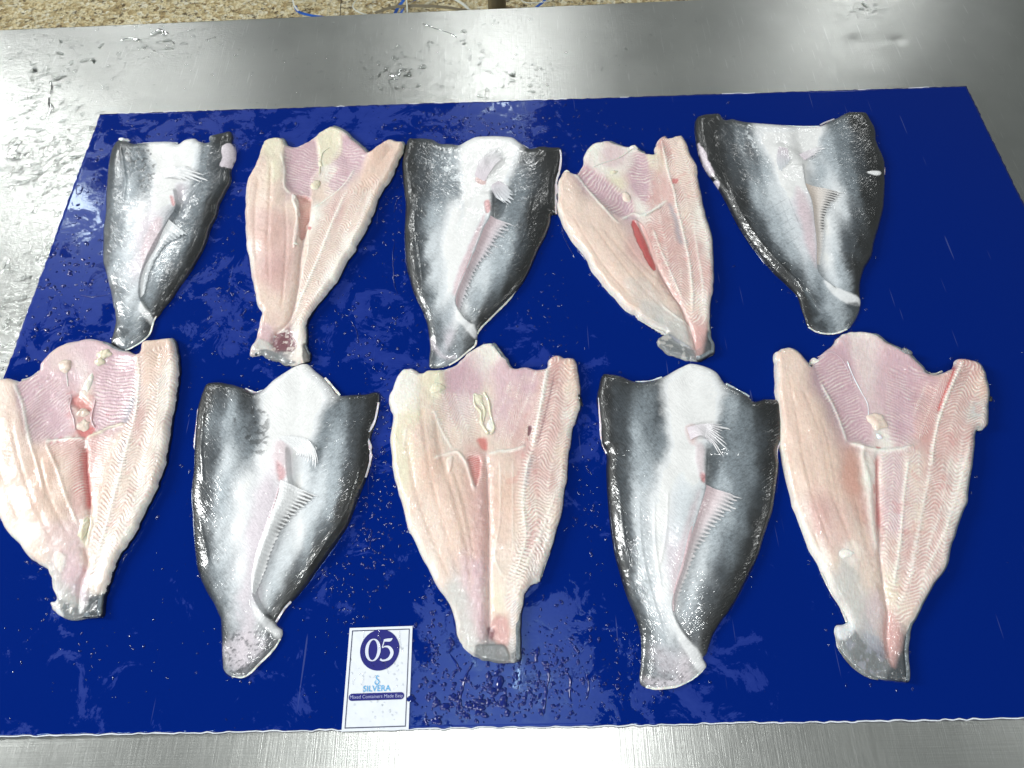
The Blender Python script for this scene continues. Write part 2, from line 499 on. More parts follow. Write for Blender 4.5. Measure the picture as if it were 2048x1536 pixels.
def strap(pts, wid, mat, label, group, twist=0.0, z0=0.012):
    P = smooth_poly(np.array([plane_at(u, v, FZ + z0 + h) for (u, v, h) in pts]), False, 14)
    H = smooth_poly(np.array([(h, 0) for (_, _, h) in pts]), False, 14)[:, 0]
    V = []; F = []
    for i, p in enumerate(P):
        d = P[min(i + 1, len(P) - 1)] - P[max(i - 1, 0)]; d /= np.linalg.norm(d) + 1e-9; nn = np.array([-d[1], d[0]])
        a = twist * math.sin(i * 0.07); ca, sa = math.cos(a), math.sin(a)
        for s, t in ((-1, 0), (1, 0), (1, 1), (-1, 1)):
            off = s * wid / 2
            V.append((p[0] + nn[0] * off * ca, p[1] + nn[1] * off * ca, FZ + z0 + H[i] + off * sa + t * 0.0008))
    for i in range(len(P) - 1):
        for k in range(4): F.append((i * 4 + k, i * 4 + (k + 1) % 4, (i + 1) * 4 + (k + 1) % 4, (i + 1) * 4 + k))
    F += [(3, 2, 1, 0), tuple(len(V) - 4 + k for k in range(4))]
    o = mesh_obj('packing_strap', V, F, mat, smooth=False); tag(o, label, 'strap', group)
G_ = 'packing straps lying on the floor'
strap([(590, 12, .0), (598, 24, 0), (622, 31, 0), (660, 36, 0), (720, 44, 0)], 0.011, STRAP_BLUE, 'blue strap lying along the table edge, leftmost of the blue straps', G_)
strap([(575, -30, .01), (584, -8, .01), (588, 10, .01), (597, 22, .01)], 0.006, STRAP_WHITE, 'short white strap end touching the leftmost blue strap', G_, 0.5)
strap([(815, -16, 0), (806, 2, 0.0), (797, 14, 0), (786, 34, 0)], 0.011, STRAP_BLUE, 'straight blue strap left of the post, running up out of sight', G_)
strap([(850, -12, .006), (828, 2, .006), (812, 12, .008), (802, 26, .01), (800, 40, .01)], 0.01, STRAP_BLUE, 'curved blue strap crossing beside the straight one, left of the post', G_, 0.7)
strap([(1100, -20, 0), (1088, 2, 0), (1076, 12, 0), (1060, 24, 0)], 0.009, STRAP_BLUE, 'blue strap to the right of the metal post', G_)
strap([(735, -20, .006), (708, 6, .01), (710, 20, .014), (735, 30, .01), (760, 32, .006)], 0.004, STRAP_WHITE, 'thin pale strap loop between two blue straps', G_, 0.4)
strap([(808, -20, .02), (812, -4, .022), (814, 12, .024), (815, 36, .024)], 0.005, STRAP_WHITE, 'narrow white strap lying over the curved blue strap', G_, 0.3)
strap([(880, -18, .012), (905, -4, .012), (925, 8, .012), (940, 22, .01), (944, 36, .01)], 0.008, STRAP_WHITE, 'white strap arching down close to the post', G_, 0.4)
strap([(750, 26, .018), (790, 14, .02), (850, 12, .02), (900, 16, .018), (960, 26, .018)], 0.012, mat_plain('grey_strap', (120, 112, 92), 0.4), 'dull grey strap lying across beneath the white and blue ones', G_, 0.2, z0=0.008)
strap([(1032, -14, .01), (1046, 3, .01), (1070, 6, .01), (1100, 2, .01)], 0.003, STRAP_WHITE, 'thin white strap just right of the metal post', G_, 0.3)
strap([(684, -14, .004), (682, 6, .004), (680, 32, .004)], 0.003, mat_plain('dark_strap', (70, 60, 42), 0.5), 'thin dark string left of the pale strap loop', G_)

# ------------------------------------------------------------------ blue sheet
sheet = empty('blue_board', (0, 0, TZ))
tag(sheet, 'large glossy blue plastic sheet with rough cut edges under the fish', 'board')
q = [plane_at(*c) for c in ((200, 228), (1933, 172), (2544, 1428), (-257, 1477))]
TL, TR, BR, BL = q
nu, nv = 420, 280
U, Vv = np.meshgrid(np.linspace(0, 1, nu), np.linspace(0, 1, nv))
XY = (TL * (1 - U[..., None]) + TR * U[..., None]) * (1 - Vv[..., None]) + (BL * (1 - U[..., None]) + BR * U[..., None]) * Vv[..., None]
X, Y = XY[..., 0].copy(), XY[..., 1].copy()
# ragged saw-cut on the outermost row
for sl, ax in (((0, slice(None)), 1), ((-1, slice(None)), 1), ((slice(None), 0), 0), ((slice(None), -1), 0)):
    nz = vnoise(X[sl] + Y[sl], X[sl] * 0, 0.006, 3) * 0.0009 + vnoise(X[sl] + Y[sl], X[sl] * 0, 0.045, 4) * 0.0005
    if ax: Y[sl] += nz
    else: X[sl] += nz
# small chamfers at the two corners in view
Z = np.zeros_like(X)
wet = np.zeros_like(X) + 0.12
for (u, v, r, a) in ((330, 300, .22, .8), (120, 560, .15, 1), (440, 230, .12, .7), (700, 220, .14, .9), (960, 250, .12, .95), (650, 500, .12, .6), (480, 620, .1, .8),
                     (720, 640, .12, .75), (780, 850, .1, .75), (1160, 850, .08, .7), (960, 1380, .1, 1.0), (1130, 1380, .09, .9), (700, 1120, .1, .6), (150, 1350, .15, .55), (560, 1420, .1, .55),
                     (1180, 950, .08, .6), (300, 1250, .12, .5), (1200, 700, .1, .5), (1420, 1340, .08, .85), (1250, 1420, .08, .8), (1140, 250, .06, .5), (1060, 700, .06, .7), (1560, 1400, .05, .5), (1740, 1370, .05, .4), (1470, 560, .05, .35)):
    c = plane_at(u, v); wet = np.maximum(wet, a * np.exp(-((X - c[0]) ** 2 + (Y - c[1]) ** 2) / (1.35 * r) ** 2))
idx = np.arange(nu * nv).reshape(nv, nu)
F = np.stack([idx[1:, :-1], idx[1:, 1:], idx[:-1, 1:], idx[:-1, :-1]], -1).reshape(-1, 4)
V = np.stack([X, Y, Z - TZ], -1).reshape(-1, 3)
ring = np.concatenate([idx[0, :], idx[1:, -1], idx[-1, -2::-1], idx[-2:0:-1, 0]])
V2 = V[ring] - np.array([0, 0, 0.0026]); k = len(V); m_ = len(ring)
S = np.array([(ring[i], ring[(i + 1) % m_], k + (i + 1) % m_, k + i) for i in range(m_)])
Vall = np.concatenate([V, V2]); wc = np.concatenate([wet.ravel(), wet.ravel()[ring]])
o = mesh_obj('plastic_sheet', Vall, np.concatenate([F, S]), SHEET, sheet, col=np.stack([wc] * 3, -1), smooth=False)
# white burr left by the cut, on the front and back edges
def burr(row, wid, hgt, seed, parent, gaps=0.0):
    P = np.stack([X[row], Y[row]], -1)
    P = np.array([P[int(i)] * (1 - (i % 1)) + P[min(int(i) + 1, len(P) - 1)] * (i % 1) for i in np.linspace(0, len(P) - 1.001, 1400)])
    rr = np.random.RandomState(seed); V = []; F = []
    s = np.arange(len(P)) * 0.001
    w_ = wid * (0.55 + 0.6 * np.clip(vnoise(s, s * 0, 0.012, seed) + vnoise(s, s * 0, 0.004, seed + 1) * 0.5, -0.8, 2))
    sp = np.clip(vnoise(s, s * 0, 0.02, seed + 5) - 0.55, 0, 1) * 3.0
    w_ = w_ * (1 + sp)
    h_ = hgt * (0.5 + 0.6 * vnoise(s, s * 0, 0.006, seed + 2)) * (1 + sp)
    d_ = -1 if row == -1 else 1
    for i, p in enumerate(P):
        V += [(p[0], p[1] + d_ * 0.0005, -TZ - 0.001), (p[0], p[1] + d_ * 0.0006, -TZ + max(h_[i], 0) + 0.0002), (p[0], p[1] - d_ * w_[i], -TZ + max(h_[i] * 0.7, 0) + 0.0003), (p[0], p[1] - d_ * (w_[i] + 0.0003), -TZ - 0.0002)]
    for i in range(len(P) - 1):
        if gaps and vnoise(s[i:i + 1], s[i:i + 1] * 0, 0.02, seed + 9)[0] < gaps: continue
        for k in range(3): F.append((i * 4 + k, i * 4 + k + 1, (i + 1) * 4 + k + 1, (i + 1) * 4 + k))
    return mesh_obj('frayed_edge', V, F, WHITE_EDGE, parent)
burr(-1, 0.0004, 0.0006, 11, sheet)
burr(0, 0.0002, 0.0002, 12, sheet, 0.3)

# ------------------------------------------------------------------ numbered card
def build_card():
    c = [plane_at(*p, 0.0) for p in ((699.5, 1256.5), (825.7, 1252.3), (817, 1460.3), (683.9, 1462.7))]
    org = (c[2] + c[3]) / 2
    Wc = 0.5 * (np.linalg.norm(c[1] - c[0]) + np.linalg.norm(c[2] - c[3])); Hc = 0.5 * (np.linalg.norm(c[3] - c[0]) + np.linalg.norm(c[2] - c[1]))
    up = (c[0] + c[1]) / 2 - org; ang = math.atan2(up[1], up[0]) - math.pi / 2
    root = empty('number_card', (org[0], org[1], 0.0004)); root.rotation_euler[2] = ang
    tag(root, 'white printed card reading 05 lying at the front edge of the blue board', 'card')
    def plate(name, w, h, cx, cy, z, mat, r=0.0, th=0.0, hole=None, seg=10):
        pts = []
        for (sx, sy, a0) in ((1, 1, 0), (-1, 1, 90), (-1, -1, 180), (1, -1, 270)):
            for k in range(seg + 1 if r else 1):
                a = math.radians(a0 + 90 * k / seg)
                pts.append((cx + sx * (w / 2 - r) + r * math.cos(a) * (1 if r else 0), cy + sy * (h / 2 - r) + r * math.sin(a) * (1 if r else 0)))
        n = len(pts); V = [(x, y, z) for x, y in pts]
        if hole:
            V += [(cx + (x - cx) * (w - 2 * hole) / w, cy + (y - cy) * (h - 2 * hole) / h, z) for x, y in pts]
            F = [(i, (i + 1) % n, n + (i + 1) % n, n + i) for i in range(n)]
        else:
            F = [tuple(range(n))]
            if th:
                V += [(x, y, z - th) for x, y in pts]; F += [(i, n + i, n + (i + 1) % n, (i + 1) % n) for i in range(n)]
        return mesh_obj(name, V, F, mat, root, smooth=False)
    # coordinates on the card: x from centre, y from the bottom, in fractions
    S = Wc / 0.82        # card drawn 0.82 wide in crop thousands
    plate('card_sheet', Wc, Hc, 0, Hc / 2, 0.0006, CARD, th=0.0008)
    plate('printed_frame', Wc * 0.915, Hc * 0.945, 0, Hc * 0.5, 0.00085, FRAME, hole=Wc * 0.013)
    disc = plate('number_disc', Wc * 0.615, Wc * 0.615, 0.0, Hc * 0.768, 0.0009, NAVY, r=Wc * 0.3074, seg=24)
    disc.location.z = 0
    plate('slogan_bar', Wc * 0.845, Hc * 0.068, -Wc * 0.008, Hc * 0.315, 0.0009, NAVY, r=Hc * 0.0339, seg=10)
    def text(name, body, size, cx, cy, mat, z, sx=1.0, off=0.0):
        cu = bpy.data.curves.new(name, 'FONT'); cu.body = body; cu.size = size; cu.align_x = 'CENTER'; cu.align_y = 'CENTER'; cu.offset = off
        tmp = bpy.data.objects.new(name + '_curve', cu); COL.objects.link(tmp)
        bpy.context.view_layer.update()
        me = bpy.data.meshes.new_from_object(tmp.evaluated_get(bpy.context.evaluated_depsgraph_get()))
        bpy.data.objects.remove(tmp); bpy.data.curves.remove(cu)
        me.materials.clear(); me.materials.append(mat)
        o = bpy.data.objects.new(name, me); COL.objects.link(o); o.parent = root; o.location = (cx, cy, z); o.scale = (sx, 1, 1)
        return o
    text('brand_name', 'SILVERA', Wc * 0.118, -Wc * 0.01, Hc * 0.389, CYAN, 0.0010, 1.0, Wc * 0.0012)
    text('slogan_text', 'Mixed Containers Made Easy', Wc * 0.069, -Wc * 0.008, Hc * 0.315, LILAC, 0.0012, 1.0)
    def stroke(name, pts, wids, mat, z, n=14, closed=False, parent=None):
        P = smooth_poly(pts, closed, n); Wd = smooth_poly([(x, 0) for x in wids], closed, n)[:, 0]
        V = []; F = []
        L = len(P)
        for i in range(L):
            a = P[(i + 1) % L] if closed else P[min(i + 1, L - 1)]; b = P[(i - 1) % L] if closed else P[max(i - 1, 0)]
            d = a - b; d /= np.linalg.norm(d) + 1e-12; nn = np.array([-d[1], d[0]]); h = abs(Wd[i]) / 2
            V += [(*(P[i] + nn * h), z), (*(P[i] - nn * h), z)]
        for i in range(L if closed else L - 1):
            j = (i + 1) % L; F.append((2 * i, 2 * i + 1, 2 * j + 1, 2 * j))
        return mesh_obj(name, V, F, mat, parent or root, smooth=False)
    # serif numerals drawn on a unit box
    cx, cy, k = 0.0, Hc * 0.768, Wc * 0.32
    def T(pts, ox): return [(cx + ox + x * k, cy + (y - 0.5) * k) for x, y in pts]
    a = np.linspace(0, 2 * math.pi, 17)[:-1]
    stroke('numeral', T([(0.30 * math.cos(t), 0.5 + 0.5 * math.sin(t)) for t in a], -Wc * 0.105), [k * (0.05 + 0.11 * abs(math.cos(t)) ** 1.3) for t in a], PALE, 0.0012, 8, True, parent=disc)
    stroke('numeral', T([(-0.13, 0.93), (-0.16, 0.78), (-0.2, 0.6), (-0.08, 0.64), (0.1, 0.62), (0.24, 0.48), (0.28, 0.3), (0.18, 0.1), (0.0, 0.01), (-0.17, 0.0), (-0.27, 0.06)], Wc * 0.105),
           [k * v for v in (.05, .05, .045, .06, .11, .15, .16, .14, .09, .08, .1)], PALE, 0.0012, 8, parent=disc)
    stroke('numeral', T([(-0.15, 0.93), (0.0, 0.94), (0.16, 0.95), (0.27, 1.02)], Wc * 0.105), [k * v for v in (.1, .14, .14, .03)], PALE, 0.00125, 8, parent=disc)
    # hook shaped emblem
    e = Wc * 0.085
    def E_(pts): return [(-Wc * 0.01 + x * e, Hc * 0.468 + y * e) for x, y in pts]
    stroke('hook_emblem', E_([(0.25, 0.62), (0.02, 0.78), (-0.22, 0.6), (-0.15, 0.3), (0.12, 0.08), (0.34, -0.16), (0.32, -0.45), (0.08, -0.66), (-0.22, -0.62), (-0.4, -0.38), (-0.3, -0.1), (-0.12, -0.02)]),
           [e * v for v in (.1, .16, .16, .16, .17, .18, .18, .17, .16, .15, .12, .05)], CYAN, 0.0012, 8)
    return root
card = build_card()

# ------------------------------------------------------------------ fish
PAL = dict(K=(20, 22, 24), D=(58, 64, 70), g=(112, 121, 128), S=(172, 181, 188), s=(216, 222, 227), w=(246, 247, 249), p=(222, 212, 220), i=(216, 188, 194),
           B=(229, 208, 195), O=(225, 196, 180), P=(212, 176, 171), V=(203, 171, 181), W=(240, 235, 227), Y=(230, 223, 200), R=(204, 90, 90), M=(116, 70, 80),
           G=(122, 126, 128), L=(203, 201, 197), b=(158, 160, 172), r=(210, 166, 161), c=(229, 212, 199), T=(208, 162, 148))
PALL = {k: lin(v) for k, v in PAL.items()}
STEP = 0.0008

def nums(s): return [tuple(float(v) for v in a.split(',')) for a in s.split()]

FISHES = []
class Fish:
    def __init__(f, ox, oy, sc, outline, axis, pts, kind, seed, rough_edge=0.0004, R=0.011, base=None, label=None, group=None):
        FISHES.append(f); f.o = (ox, oy, sc); f.seed = seed; f.kind = kind
        f.out = smooth_poly(f.wp(outline), True, 7)
        o = f.out; s = np.arange(len(o)) * 0.0014
        nrm = np.roll(o, -1, 0) - np.roll(o, 1, 0); nrm = np.stack([nrm[:, 1], -nrm[:, 0]], -1); nrm /= np.linalg.norm(nrm, axis=1)[:, None] + 1e-9
        area = 0.5 * np.sum(o[:, 0] * np.roll(o[:, 1], -1) - np.roll(o[:, 0], -1) * o[:, 1])
        if area < 0: nrm = -nrm
        f.nrm = nrm
        o += nrm * (vnoise(s, s * 0, 0.009, seed + 50) * rough_edge + vnoise(s, s * 0, 0.0035, seed + 51) * rough_edge * 0.8)[:, None]
        lo = o.min(0) - 0.003; hi = o.max(0) + 0.003
        f.xs = np.arange(lo[0], hi[0], STEP); f.ys = np.arange(lo[1], hi[1], STEP)
        GX, GY = np.meshgrid(f.xs, f.ys); f.shape = GX.shape
        ins = inside(GX, GY, o)
        cell = ins[:-1, :-1] | ins[1:, :-1] | ins[:-1, 1:] | ins[1:, 1:]
        keep = np.zeros_like(ins); keep[:-1, :-1] |= cell; keep[1:, :-1] |= cell; keep[:-1, 1:] |= cell; keep[1:, 1:] |= cell
        f.keep = keep; f.ins = ins[keep]
        X = GX[keep]; Y = GY[keep]
        d, nx, ny = dist_line(X, Y, o, True, near=True)
        f.X = np.where(f.ins, X, nx); f.Y = np.where(f.ins, Y, ny); f.d = np.where(f.ins, d, 0)
        # cells
        id_ = -np.ones(GX.shape, int); id_[keep] = np.arange(keep.sum())
        f.id = id_
        Fc = np.stack([id_[:-1, :-1][cell], id_[:-1, 1:][cell], id_[1:, 1:][cell], id_[1:, :-1][cell]], -1)
        f.F = Fc
        # along-the-fish frame
        a, b = f.wp(axis)[[0, -1]]
        f.ax = (b - a) / np.linalg.norm(b - a); f.a0 = a
        f.al = (f.X - a[0]) * f.ax[0] + (f.Y - a[1]) * f.ax[1]
        f.of = (f.X - a[0]) * -f.ax[1] + (f.Y - a[1]) * f.ax[0]
        # control points: colour and thickness
        P = pts.split(); wsum = 0; tsum = 0; C = 0; T = 0
        n5 = fbm(f.al * 0.66 - 0.75 * np.abs(f.of), f.al * 3.0 + 2.6 * np.abs(f.of), 0.006, seed + 8, 3) * (0.0025 if kind == 'skin' else 0.001)
        wx = f.X + fbm(f.X, f.Y, 0.02, seed + 7, 4) * 0.005 + n5; wy = f.Y + fbm(f.X, f.Y, 0.02, seed + 17, 4) * 0.005 + n5
        for t in P:
            x, y, c, h = t.split(','); q = f.wp([(float(x), float(y))])[0]
            dx_, dy_ = wx - q[0], wy - q[1]
            q2 = (dx_ * f.ax[1] - dy_ * f.ax[0]) ** 2 + ((0.3 if kind == 'skin' else 0.45) * (dx_ * f.ax[0] + dy_ * f.ax[1])) ** 2
            wgt = 1 / (q2 + 0.006 ** 2) ** 2
            wsum = wsum + wgt; C = C + wgt[:, None] * PALL[c] ** 0.5
            dx_, dy_ = f.X - q[0], f.Y - q[1]
            q2 = (dx_ * f.ax[1] - dy_ * f.ax[0]) ** 2 + (0.6 * (dx_ * f.ax[0] + dy_ * f.ax[1])) ** 2
            wgt = 1 / (q2 + 0.011 ** 2) ** 1.8
            tsum = tsum + wgt; T = T + wgt * float(h)
        f.C = (C / wsum[:, None]) ** 2; f.T = T / tsum / 1000 * (0.88 if kind == 'skin' else 0.85)
        u = np.clip(f.d / R, 0, 1)
        f.H = f.T * np.sqrt(np.clip(1 - (1 - u) ** 2, 0, 1))
        f.H += f.T * (0.07 if kind == 'skin' else 0.05) * fbm(f.X, f.Y, 0.03, seed + 3, 3) * sstep(0, 0.012, f.d)
        f.Hs = f.T * sstep(-0.004, 0.03, f.d)
        f.part = np.zeros(len(f.X), int)
        f.base = base
    def wp(f, pts):
        if isinstance(pts, str): pts = nums(pts)
        p = np.array(pts, float)[:, :2]
        return plane_at(f.o[0] + p[:, 0] / f.o[2], f.o[1] + p[:, 1] / f.o[2], 0.0)
    def blend(f, m, c, dh=0):
        if c is not None: f.C = f.C * (1 - m[:, None]) + (PALL[c] if isinstance(c, str) else c) * m[:, None]
        if dh: f.H = f.H + m * dh / 1000 * sstep(0, 0.003, f.d)
    def region(f, poly, soft, c, k=1.0, dh=0, noise=0.0015):
        P = smooth_poly(f.wp(poly), True, 4)
        n = fbm(f.X, f.Y, 0.009, f.seed + 21, 3) * noise
        d = sdist(f.X, f.Y, P) + n
        m = sstep(-soft / 1000, soft / 1000, d) * k
        f.blend(m, c, dh); return m
    def stroke(f, line, wd, c, k=1.0, dh=0, taper=True, wob=0.25, beads=0.0):
        L = smooth_poly(f.wp(line), False, 6)
        d, s = dist_line(f.X, f.Y, L, want_s=True)
        tot = np.sum(np.linalg.norm(np.diff(L, axis=0), axis=1))
        w_ = wd / 1000 * (1 + wob * vnoise(f.X, f.Y, 0.004, f.seed + 31))
        if beads: w_ = w_ * (1 + beads * np.cos(s / 0.0034 * 2 * math.pi + 2 * vnoise(f.X, f.Y, 0.01, f.seed + 5)))
        m = np.exp(-(d / w_) ** 2) * k
        if taper: m = m * sstep(0, 0.12 * tot, s + 0.02 * tot) * sstep(0, 0.12 * tot, tot * 1.02 - s)
        if c == 'O': f.C = f.C * (1 - (m * 0.35)[:, None] * np.array([0.16, 0.3, 0.34]))
        f.blend(m, c, dh); return m
    def fold(f, line, drop, wr, rise=0, wl=0.02, fade=0.01):
        """a step: ground falls away on the right of the line, swells on its left"""
        L = smooth_poly(f.wp(line), False, 6)
        d, nx, ny, s = dist_line(f.X, f.Y, L, near=True, want_s=True)
        tot = np.sum(np.linalg.norm(np.diff(L, axis=0), axis=1))
        i = np.clip(np.searchsorted(np.cumsum(np.linalg.norm(np.diff(L, axis=0), axis=1)), s), 0, len(L) - 2)
        t = (L[1:] - L[:-1])[i]
        side = (t[:, 0] * (f.Y - ny) - t[:, 1] * (f.X - nx))      # >0 : left of a line running down the picture is east
        win = sstep(0, fade, s) * sstep(0, fade, tot - s)
        e = side > 0
        edge = sstep(0, 0.0016, d)
        f.H = f.H - np.where(e, drop / 1000 * np.exp(-d / (wr / 1000)) * edge, 0) * win * sstep(0, 0.006, f.d)
        if rise: f.H = f.H + np.where(~e, rise / 1000 * np.exp(-d / wl) * edge, 0) * win * sstep(0, 0.006, f.d)
        f.foldside = e; f.folddist = d
        return e, d
    def ribs(f, poly, spine, period, slope, dh, k, white='W', soft=2.0, gap=None, sharp=3.0):
        P = smooth_poly(f.wp(poly), True, 4)
        m = sstep(-soft / 1000, soft / 1000, sdist(f.X, f.Y, P) + fbm(f.X, f.Y, 0.008, f.seed + 61, 2) * 0.0015)
        L = smooth_poly(f.wp(spine), False, 6)
        d, s = dist_line(f.X, f.Y, L, want_s=True)
        period = period * 1.55; k = min(k * 1.05, 1); dh = dh * 0.6
        e1, nx_, ny_ = dist_line(f.X, f.Y, L, near=True)
        off = np.where(f.X > nx_, e1, -e1) + 0.0015 * fbm(f.X, f.Y, 0.02, f.seed + 72, 2)
        band = 0.012 if slope > 0.55 else 0.03
        tri = np.abs(np.mod(off / band, 2) - 1)
        ph = (s + (slope * band * (0.5 * (1 - tri) + 0.25 - 0.25 * np.cos(np.pi * (1 - tri))) * 1.2 if slope > 0.55 else slope * d)) / (period / 1000) + 1.0 * fbm(f.X, f.Y, 0.016, f.seed + 71, 3)
        wv = 0.5 + 0.5 * np.cos(ph * 2 * math.pi)
        amp = np.clip(0.55 + 0.8 * fbm(f.X, f.Y, 0.008, f.seed + 77, 3), 0, 1.1); sharp = 2.2
        ln = wv ** sharp * m * amp
        f.blend(ln * k, white)
        gm = ((1 - wv) ** 1.5 * m * min(k * 1.1, 1) * np.clip(amp, 0, 1))[:, None]
        f.C = f.C * (1 - gm * np.array([0.08, 0.17, 0.15]))
        if gap: f.blend((1 - wv) ** 2 * m * k * 0.75 * amp, gap)
        if slope > 0.55:
            ml = np.maximum(np.exp(-((1 - tri) / 0.13) ** 2), np.exp(-(tri / 0.09) ** 2) * 0.7) * m * np.clip(0.5 + 0.5 * wv, 0, 1) * 0.55 * np.clip(amp + 0.2, 0, 1)
            f.blend(ml, white); f.H = f.H + ml * 0.0004
        f.H = f.H + (wv - 0.5) * dh / 1000 * m * (0.6 + 0.4 * amp) * sstep(0, 0.004, f.d)
    def speck(f, c, scale, thr, k, poly=None, seed=0, soft=0.15):
        n = fbm(f.X, f.Y, scale / 1000, f.seed + 90 + seed, 3)
        m = sstep(thr, thr + soft, n) * k
        if poly is not None: m = m * sstep(-0.003, 0.003, sdist(f.X, f.Y, smooth_poly(f.wp(poly), True, 4)))
        f.blend(m, c)
    def setpart(f, poly, k):
        P = smooth_poly(f.wp(poly), True, 4)
        f.part[sdist(f.X, f.Y, P) > 0] = k
    def finish(f, root, mats, names, zbase=0.0005):
        lift = 0.0 if f.base is None else f.base
        f.Z = np.maximum(f.H, 0) + zbase + lift
        xy = raised(np.stack([f.X, f.Y], -1), np.maximum(f.Hs, 0) + (lift if np.ndim(lift) else 0))
        V = np.concatenate([xy, f.Z[:, None]], 1)
        f.V = V
        a = V[f.F]; n = np.cross(a[:, 2] - a[:, 0], a[:, 3] - a[:, 1])
        N = np.zeros_like(V)
        for k in range(4): np.add.at(N, f.F[:, k], n)
        N /= np.linalg.norm(N, axis=1)[:, None] + 1e-12
        uv = np.stack([f.of, f.al], -1)
        if f.kind == 'skin': uv = np.stack([0.75 * f.al + 0.66 * np.abs(f.of), 0.66 * f.al - 0.75 * np.abs(f.of)], -1)
        fp = f.part[f.F[:, 0]]
        org = np.array(root.location)
        objs = []
        for k, nm in enumerate(names):
            if nm is None: continue
            Fk = f.F[fp == k]
            if len(Fk) == 0: objs.append(None); continue
            ids, inv = np.unique(Fk.ravel(), return_inverse=True)
            mt = mats[k] if isinstance(mats, (list, tuple)) else mats
            objs.append(mesh_obj(nm, V[ids] - org, inv.reshape(-1, 4), mt, root, col=np.clip(f.C[ids], 0, 0.85), uv=uv[ids], normals=N[ids]))
        return objs
    def zat(f, p):
        """surface height at base-plane points"""
        gx = np.clip(((p[..., 0] - f.xs[0]) / STEP), 0, len(f.xs) - 2); gy = np.clip(((p[..., 1] - f.ys[0]) / STEP), 0, len(f.ys) - 2)
        i = gx.astype(int); j = gy.astype(int)
        z = np.zeros(p.shape[:-1]); n = 0
        Hf = np.append(f.Z, 0.0005); Hsf = np.append(np.maximum(f.Hs, 0), 0)
        r = 0; q = 0
        for dj in (0, 1):
            for di in (0, 1):
                wgt = (1 - abs(gx - i - di)) * (1 - abs(gy - j - dj))
                k = f.id[j + dj, i + di]
                r = r + wgt * Hf[k]; q = q + wgt * Hsf[k]
        return r, q

def fan(f, root, name, base, mids, tips, rays, c0, c1, lift=0.0012, arch=0.004, alpha=(0.97, 0.7), ragged=0.15, dark=None, ridge=0.00005, nv=22, seed=0):
    B = smooth_poly(f.wp(base), False, 10); Tp = smooth_poly(f.wp(tips), False, 10)
    def resamp(L, n):
        s = np.r_[0, np.cumsum(np.linalg.norm(np.diff(L, axis=0), axis=1))]; t = np.linspace(0, s[-1], n)
        return np.stack([np.interp(t, s, L[:, 0]), np.interp(t, s, L[:, 1])], -1)
    nu = rays * 6 + 1
    B = resamp(B, nu); Tp = resamp(Tp, nu)
    Md = resamp(smooth_poly(f.wp(mids), False, 10), nu) if mids else (B + Tp) / 2
    u = np.linspace(0, 1, nu); ph = u * rays
    ray = 0.5 + 0.5 * np.cos(ph * 2 * math.pi)
    rs = np.random.RandomState(seed + 5); rl = rs.rand(rays + 2)
    ln = 1 - ragged * (1 - ray) - ragged * 0.9 * rl[np.round(ph).astype(int)]
    v = np.linspace(0, 1, nv)
    U, Vv = np.meshgrid(u, v); t = Vv * (1 - (1 - ln[None, :]) * Vv ** 3)
    w0, w1, w2 = (1 - t) ** 2, 2 * t * (1 - t), t ** 2
    P = w0[..., None] * B + w1[..., None] * (2 * Md - 0.5 * (B + Tp)) + w2[..., None] * Tp
    P += (vnoise(P[..., 0], P[..., 1], 0.004, seed)[..., None] * 0.0005 * t[..., None])
    z, q = f.zat(P)
    # the fin bridges hollows: never let it dip with every pore of the skin
    for _ in range(3):
        z[1:-1] = np.maximum(z[1:-1], (z[:-2] + z[2:]) / 2)
    K = 13
    for ax_ in (0, 1):
        zp = np.pad(z, [(K, K) if a == ax_ else (0, 0) for a in (0, 1)], 'edge'); qp = np.pad(q, [(K, K) if a == ax_ else (0, 0) for a in (0, 1)], 'edge')
        n_ = z.shape[ax_]; kk = 3 if ax_ == 0 else K
        z = sum(np.take(zp, np.arange(n_) + K + o_, ax_) for o_ in range(-kk, kk + 1)) / (2 * kk + 1)
        q = sum(np.take(qp, np.arange(n_) + K + o_, ax_) for o_ in range(-kk, kk + 1)) / (2 * kk + 1)
    zz = z + lift * (0.15 + 0.85 * Vv) + 0.6 * arch * np.sin(math.pi * np.minimum(Vv * 1.05, 1)) * (0.7 + 0.3 * vnoise(P[..., 0], P[..., 1], 0.008, seed + 2)) + ridge * ray[None, :] * (1 - 0.6 * t)
    xy = raised(P, q)
    Vx = np.concatenate([xy, zz[..., None]], -1).reshape(-1, 3) - np.array(root.location)
    idx = np.arange(nu * nv).reshape(nv, nu)
    F = np.stack([idx[:-1, :-1], idx[:-1, 1:], idx[1:, 1:], idx[1:, :-1]], -1).reshape(-1, 4)
    tt = t[..., None]
    C = PALL[c0] * (1 - tt) + PALL[c1] * tt
    C = C * (0.94 + 0.06 * ray)[None, :, None]
    if dark:
        a, b, cc, k = dark           # dark between-ray marks in the stretch u in a..b
        m = sstep(a - 0.08, a + 0.02, U) * sstep(b + 0.08, b - 0.02, U) * sstep(0.45, 0.75, t) * (1 - ray)[None, :] ** 0.7 * k
        C = C * (1 - m[..., None]) + PALL[cc] * m[..., None]
    A = alpha[0] + (alpha[1] - alpha[0]) * t; A = A * (1 - (1 - ray[None, :]) * 0.08 * t)
    if dark: A = np.maximum(A, m)
    CC = np.concatenate([C, A[..., None]], -1).reshape(-1, 4)
    return mesh_obj(name, Vx, F, FIN, root, col=CC)

